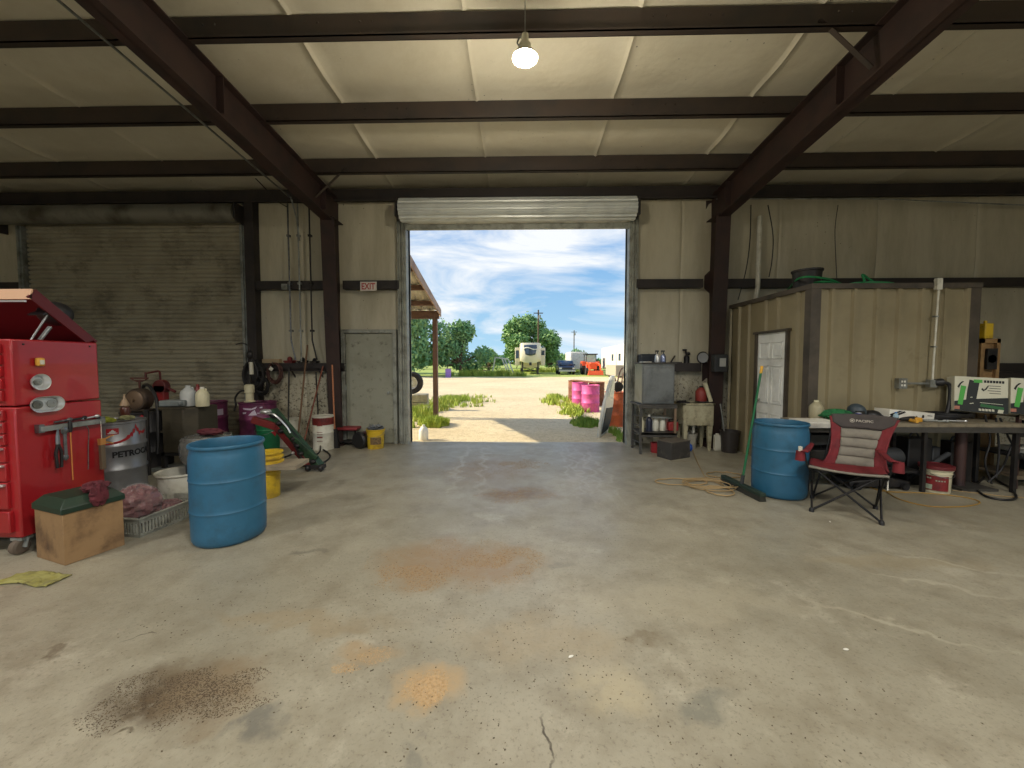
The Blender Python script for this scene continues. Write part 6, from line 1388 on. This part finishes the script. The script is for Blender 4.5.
# ---- right rack with boxes
RK = thing('storage_rack', 'dark steel storage rack at the right edge behind the bench', 'rack', (6.26, 5.02, 0))
m_ = M_BLKM
for x in (0.0, 1.5):
    for y in (0, .5):
        m = MB(); m.bb((x,y,0),(x+.035,y+.035,.93)); m.build('upright', M_LEG if x == 0 and y == 0 else m_, RK)
for z in (.14,.40,.68,.91):
    m = MB(); m.bb((0,0,z),(1.53,.53,z+.022)); m.bb((0,-.005,z-.02),(1.53,.0,z+.03)); m.build('shelf', mat('tan_shelf', (112,98,78), .7, 0, (84,74,60), 5) if z in (.14,.91) else m_, RK)
for i, (x, z, w_, h_, mt_, lab) in enumerate(((.12,.705,.3,.1,mat('teal_case', (40,84,70), .5),'teal case on the upper rack shelf'),(.5,.705,.35,.12,M_DGRY,'grey case on the upper rack shelf'),(.22,.425,.5,.07,M_WP,'white flat package on the middle rack shelf'),(.85,.425,.35,.14,mat('brown_carton', (122,96,66), .8),'brown carton on the middle rack shelf'),(.5,.165,.4,.14,M_DGRY,'grey machine part on the lowest rack shelf'))):
    T = thing('stored_case', lab, 'case', (6.26+x, 5.10, z)); m = MB(); m.bb((0,0,0),(w_,.3,h_)); m.build('case_body', mt_, T, bevel=.01); m = MB(); m.bb((w_*.4,-.01,h_*.45),(w_*.6,.001,h_*.6)); m.build('latch', M_GALV, T)
M_CW = mat('carton_white', (200,198,178), .6, 0, (186,184,164), 3); M_CGR = mat('carton_green', (70,160,62), .5); M_CDG = mat('carton_dark_green', (36,96,52), .5); M_CBK = mat('carton_black', (22,26,24), .5)
def gbox(label, loc, rz, tilt, s, seed):
    W2, H2, D2 = .52*s, .45*s, .14*s
    T = thing('charger_carton', label, 'carton', loc, rz, 'green and white cartons on the rack'); Rt = Matrix.Rotation(tilt, 4, 'Y') @ Matrix.Rotation(math.radians(-8), 4, 'X')
    def nb(): m = MB(); m.T = Rt; return m
    m = nb(); m.bb((0,0,0),(W2,D2,H2)); m.build('carton_body', M_CW, T, bevel=.003)
    def pol(polys, mt_, nm, d):
        m = nb()
        for P in polys: m.prism([(a*W2, b*H2) for a, b in P], (0,-d,0), (1,0,0), (0,0,1), (0,.0012,0))
        m.build(nm, mt_, T)
    pol([[(0,0),(1,0),(1,.46),(.3,.36),(0,.28)]], M_CBK, 'dark_base_print', .0015)
    pol([[(.20,.02),(.38,.1),(.47,.86),(.28,.92),(.24,.6)]], M_CBK, 'black_device_print', .0025)
    pol([[(.06,.2),(.15,.18),(.22,.72),(.12,.74)], [(.36,.84),(.52,.84),(.52,.93),(.36,.93)]], M_CGR, 'green_print', .0035)
    pol([[(.48,.17),(.92,.1),(.92,.18),(.5,.25)]], M_CDG, 'green_band_print', .0035)
    R = random.Random(seed); ws = [[(.55+.055*k,.85),(.55+.055*k+.042,.85),(.55+.055*k+.042,.92),(.55+.055*k,.92)] for k in range(7)]
    ws += [[(.62+.1*(k % 2)*.3, .76-.07*k),(.86,.76-.07*k),(.86,.775-.07*k),(.62+.1*(k % 2)*.3,.775-.07*k)] for k in range(4)]
    ws += [[(.5,.66),(.54,.6),(.6,.66),(.64,.76),(.62,.77),(.58,.69),(.55,.65),(.52,.7)], [(.05,.7),(.08,.66),(.12,.78),(.18,.86),(.14,.86),(.09,.8)]]
    pol(ws, M_CBK, 'word_print', .0035)
    pol([[(.46+.06*k,.05),(.505+.06*k,.04),(.505+.06*k,.10),(.46+.06*k,.11)] for k in range(5)]+[[(.80,.01),(.9,.01),(.92,.11),(.82,.11)],[(.48,.27),(.9,.25),(.9,.265),(.48,.285)],[(.29,.22),(.36,.24),(.36,.26),(.29,.24)],[(.3,.4),(.34,.41),(.34,.43),(.3,.42)]], M_CW, 'pale_print', .0035)
    pol([[(.0,.05),(.1,.05),(.1,.14),(.0,.14)]], mat('carton_salmon', (170,110,90), .6), 'tab_print', .0035)
    return T
bp1 = PY(953, 405, 5.14); bp2 = PY(1003, 411, 5.05)
gbox('green and white charger carton leaning at the bench right end', (bp1.x+.04, 5.16, .98), -.30, .055, 1.0, 1)
gbox('green and white charger carton at the right picture edge', (bp1.x+.04+.515, 5.00, .965), -.30, .06, 1.0, 2)
m = MB(); m.bb((0,0,0),(1.5,.5,.028)); single(m, 'wooden_shelf_board', mat('dusty_board', (120,110,88), .7, 0, (90,80,64), 4), 'dusty board spanning the rack under the green cartons', 'board', (5.62+.51, 5.05, .934))
# black tangled cables hanging off the rack
for k, (pts, lab) in enumerate((([(985,415),(990,440),(985,462),(992,484)],'black cable hanging down from the bench right corner'),([(1000,418),(1010,440),(1020,455),(1030,462)],'black cable sloping off to the right edge of the rack'),([(1024,425),(1012,445),(1002,468),(988,482)],'black cable sloping down to the left on the rack'),([(996,418),(999,450),(996,478)],'thin black cable hanging by the rack upright'))):
    m = MB(); m.tube(spline([tuple(PY(a,b,4.98)) for a, b in pts],6), .011, 6); single(m, 'hanging_cable', M_HOSE, lab, 'cable')
# wood frame board and yellow canister beside the office corner
ob_ = PY(957, 372, 5.75); ot = PY(970, 340, 5.75)
WF = thing('wooden_crate', 'upright pale wooden crate standing beyond the office corner', 'crate', (6.62, 5.78, 0))
m = MB(); m.bb((0,.0,0),(.05,.04,1.94)); m.bb((.22,0,0),(.27,.04,1.94)); m.bb((0,0,1.88),(.27,.04,1.94)); m.bb((0,0,1.3),(.27,.04,1.36)); m.bb((0,.04,0),(.27,.06,1.94)); m.build('crate_frame', mat('crate_wood', (150,118,76), .7, 0, (122,94,60), 7), WF)
m = MB(); m.bb((.06,-.03,1.5),(.20,.0,1.8)); m.lathe([(0,-.04),(.05,-.04),(.06,0),(0,0)], (.13,-.03,1.65), 16, Mf); m.build('hanging_reel', M_BLKM, WF)
T = thing('yellow_canister', 'yellow canister standing on top of the wooden crate', 'canister', (6.70, 5.80, 1.941)); m = MB(); m.bb((-.06,-.04,0),(.06,.06,.22)); m.cyl((-.02,0,.22),(-.02,0,.26),.02); m.build('canister_body', M_YEL, T, bevel=.012)
m = MB(); m.bb((-.12,-.04,0),(.10,.06,.05)); m.bb((-.02,-.04,.05),(.07,.04,.12)); m.cyl((.05,0,.08),(.14,0,.14),.012); single(m, 'metal_bracket', M_BLKM, 'black metal bracket resting on the far right wall rail', 'bracket', (PY(988,358,7.58).x, 7.58, 1.581))
m = MB(); m.bb((6.4, WY-.24, 1.2), (XW-.1, WY-.13, 1.415)); single(m, 'steel_channel', M_GIRT, 'long dark channel under the wall rail on the far right', 'channel')
# ---- camp chair
M_CRED = mat('chair_red', (112,24,32), .75, 0, (92,20,28), 10); M_CGY = mat('chair_taupe', (124,119,108), .8, 0, (108,103,94), 10); M_CDK = mat('chair_charcoal', (66,60,58), .8, 0, (54,50,48), 8); M_TUB = mat('black_tube', (20,20,22), .4, .3)
CHc = Vector((3.51, 4.25, 0)); ca = math.atan2(-.33, .44)
CH = thing('camp_chair', 'red and grey folding camp chair with padded back', 'chair', tuple(CHc), ca)
fx, fy = .275, .265; szf, szb = .50, .47; sxw = .30
for s in (-1, 1):
    m = MB(); m.tube([(-s*fx,-fy,.02),(s*sxw,-fy+.02,szf)], .011, 8); m.build('leg', M_TUB, CH)           # front X
    m = MB(); m.tube([(-s*fx,fy,.02),(s*sxw,fy-.02,szb)], .010, 8); m.build('leg', M_TUB, CH)           # rear X
    m = MB(); m.tube([(s*fx,-fy,.02),(s*sxw*.98,fy,szb)], .010, 8); m.tube([(s*fx,fy,.02),(s*sxw*.98,-fy+.02,szf)], .010, 8); m.build('side_brace', M_TUB, CH)
    m = MB(); m.tube([(s*fx,fy,.0),(s*.25+.08,fy+.03,.5),(s*.24+.14,fy+.13,.98)], .011, 8); m.build('back_post', M_TUB, CH)
    m = MB(); m.tube([(s*fx,-fy,.0),(s*.33,-fy-.01,.30),(s*.34,-fy-.02,.62)] if False else [(s*.30,-fy+.02,szf-.06),(s*(.335 if s > 0 else .345),-fy-.0,.56),(s*(.34 if s > 0 else .355),-fy-.0,.64)], .011, 8); m.build('arm_post', M_TUB, CH)
    for y in (-fy, fy):
        m = MB(); m.lathe([(0,0),(.024,0),(.022,.03),(.014,.045),(0,.045)], (s*fx,y,0), 14); m.build('foot_cap', M_BLKP, CH)
    m = MB(); m.grid(lambda u, v: (s*((.34 if s > 0 else .355)-.05*u+(v-.5)*.06), -fy-.06+u*.55, .655-.02*math.sin(u*PI)-.006*math.cos(v*2*PI)), 12, 3); ar = m.build('armrest', M_CRED, CH, solid=.014)
    m = MB(); m.lathe([(.038,0),(.044,-.10),(0,-.105)], (s*(.375 if s > 0 else .39),-fy-.01,.645), 16); m.build('cup_pocket', M_CRED, ar, solid=.004)
m = MB(); m.lathe([(0,0),(.02,0),(.02,.05),(0,.055)], (-.39,-fy-.02,.645), 12); m.build('bottle_cap', M_WP, CH)
def seatp(u, v): x = (u-.5)*2; return (x*(.315-.01*v), -fy-.03+v*.54, szf-.01-.015*v-.04*math.cos(x*PI/2)*math.sin(PI*(.15+.7*v)))
m = MB(); m.grid(lambda u, v: seatp(u, .10+.90*v), 20, 14); m.build('seat', M_CRED, CH, solid=.018)
m = MB(); m.grid(lambda u, v: (lambda p: (p[0], p[1], p[2]+.002))(seatp(u, .0+.10*v)), 20, 2); m.build('seat_border', M_CGY, CH, solid=.022)
hw = lambda v: .235+.065*((v-.35)/.65)**2 if v > .35 else .235+.05*((.35-v)/.35)**2
def backp(x, v, off=0):
    w_ = hw(v); return (x*w_+.075+.075*v, fy-.05+.15*v-.06*(x*x)-off, .44+.57*v+.012*(1-x*x)*(v > .9))
cw = lambda v: .70-.10*(1-v)
def pad(u, v0, v1, v):
    x = (u-.5)*2*cw(v0+(v1-v0)*v); return backp(x, v0+(v1-v0)*v, .004+.026*math.sin(PI*v)**.5*(1-.5*abs(2*u-1)**4))
for k in range(4):
    v0 = .03+k*.175; v1 = v0+.175; m = MB(); m.grid(lambda u, v: pad(u, v0, v1, v), 16, 8); m.build('back_pad', M_CGY, CH, solid=.012)
for s in (-1, 1):
    m = MB(); m.grid(lambda u, v: (lambda vv: backp(s*(cw(vv)-.01+(1-cw(vv)+.01)*(u if s > 0 else 1-u)), vv, .008+.010*noise.noise(Vector((u*3, vv*9, s*4)))))(v*.96), 8, 24); m.build('back_side', M_CRED, CH, solid=.014)
m = MB()
def head(u, v):
    x = (u-.5)*2; lo = .73+.02*(1-x*x)-.0; top_ = 1.0; e = max(0, abs(x)-.70)/.3
    vv = lo+.10*e*1.2+(top_-lo-.10*e*1.2)*v; return backp(x*.93, vv, .022-.010*abs(x))
m.grid(head, 24, 6); m.build('headrest', M_CDK, CH, solid=.016)
m = MB(); o3 = backp(-.30, .885, .037); e3 = backp(.30, .885, .037); uu = (Vector(e3)-Vector(o3)).normalized(); vv_ = Vector((0,.2,.98)).normalized()
text_on(m, 'PACIFIC', .036, Vector(backp(-.20,.875,.040)), uu, vv_, .001, 1.15)
cc = Vector(backp(-.31,.895,.040)); n = 18
m.add([cc+uu*(.022*math.cos(2*PI*k/n))+vv_*(.022*math.sin(2*PI*k/n)) for k in range(n)]+[cc+uu*(.016*math.cos(2*PI*k/n))+vv_*(.016*math.sin(2*PI*k/n)) for k in range(n)], [(k,(k+1)%n,n+(k+1)%n,n+k) for k in range(n)])
m.add([cc+uu*a+vv_*b for a, b in ((-.009,-.009),(.009,-.009),(.009,.009),(-.009,.009))], [(0,1,2,3)]); m.build('back_lettering', mat('thread_grey', (168,162,150), .7), CH)
m = MB(); m.bb((.31,-fy+.05,.34),(.318,-fy+.11,.45)); m.build('care_tag', M_WHT, CH)
# ---- debris on the floor
def chips(name, label, spots, n, mt, smin, smax, seed):
    R = random.Random(seed); vs = []; fs = []
    for (px, py, rx, ry) in spots:
        c = G(px, py)
        for i in range(n):
            a = R.random()*2*PI; q = R.random()**.55; x, y = c.x+rx*q*math.cos(a), c.y+ry*q*math.sin(a)
            if noise.noise(Vector((x*5, y*5, seed*3)))*1.6+.75 < q*R.uniform(.6,1.1): continue
            s_ = R.uniform(smin, smax); t_ = R.random()*PI; dx, dy = s_*math.cos(t_), s_*math.sin(t_); k = len(vs); h_ = s_*R.uniform(.3,.8)
            vs += [(x-dx,y-dy,.0005),(x+dy*.6,y-dx*.6,.0005),(x+dx,y+dy,.0005),(x-dy*.6,y+dx*.6,.0005),(x,y,h_)]
            fs += [(k,k+1,k+4),(k+1,k+2,k+4),(k+2,k+3,k+4),(k+3,k,k+4)]
    m = MB(); m.add(vs, fs); return tag(m.build(name, mt), label, 'debris', None, 'stuff')
M_SAW = mat('sawdust', (160,134,100), .95, 0, (122,98,70), 40); M_SAW2 = mat('sawdust_pale', (186,158,118), .95, 0, (150,122,86), 60); M_DIRT = mat('oily_dirt', (78,66,52), .95, 0, (112,96,74), 30)
chips('sawdust_debris', 'broad tan sawdust patch in the middle of the floor', [(455,562,.72,.42),(505,560,.35,.25),(415,575,.35,.22)], 3000, M_SAW, .002, .006, 3)
chips('sawdust_debris', 'tan sawdust patch on the floor nearer the open doorway', [(480,470,.7,.6),(515,495,.5,.3),(525,464,.4,.3)], 1900, M_SAW, .002, .007, 5)
chips('sawdust_debris', 'pale sawdust heap on the floor near the photographer', [(432,690,.15,.13),(432,690,.1,.09)], 2600, M_SAW2, .0015, .004, 7)
chips('sawdust_debris', 'thin pale sawdust streak left of the sawdust heap', [(366,655,.16,.08),(350,668,.1,.05)], 1100, M_SAW2, .0015, .0035, 9)
chips('dirt_debris', 'dark oily dirt patch on the floor at the lower left', [(160,700,.36,.2),(215,690,.34,.16)], 3600, M_DIRT, .0015, .005, 11)
chips('grit_debris', 'small scattered grit specks all over the near floor', [(512,600,2.6,1.6),(600,680,1.4,.7),(350,620,1.5,.8)], 700, mat('grit_dark', (70,60,46), .9, 0, (120,108,84), 20), .002, .007, 13)
for i, (px, py, lab) in enumerate(((846,650,'small white scrap of plastic on the right of the floor'),(571,657,'small pale pebble on the floor right of the centre'),(830,522,'white scrap on the floor near the camp chair'))):
    g_ = G(px, py); m = MB(); lump(m, (0,0,.004), (.016,.007,.004), i+60, .3, 2, 12, 8, 0, False); single(m, 'floor_scrap', M_WHT, lab, 'scrap', (g_.x, g_.y, 0), .5*i)
pendant(lp.x, lp.y, lp.z, 'lit pendant lamp hanging from the roof above the doorway', 40)
pl = bpy.data.lights.new('bulb_glow', 'POINT'); pl.energy = 110; pl.color = (1,.90,.72); pl.shadow_soft_size = .10; po = bpy.data.objects.new('bulb_glow', pl); C.objects.link(po); po.location = (lp.x, lp.y, lp.z-.12)
for k, (x, y) in enumerate(((-5.5,0.2),(5.5,0.2),(-5.5,-5),(5.5,-5),(0,0.6),(0,-4.5))):  # unseen lamps added to brighten the interior
    pendant(x, y, 4.6, 'unseen pendant lamp added behind the photographer to brighten the workshop', 500, 'added pendant lamps behind the photographer')
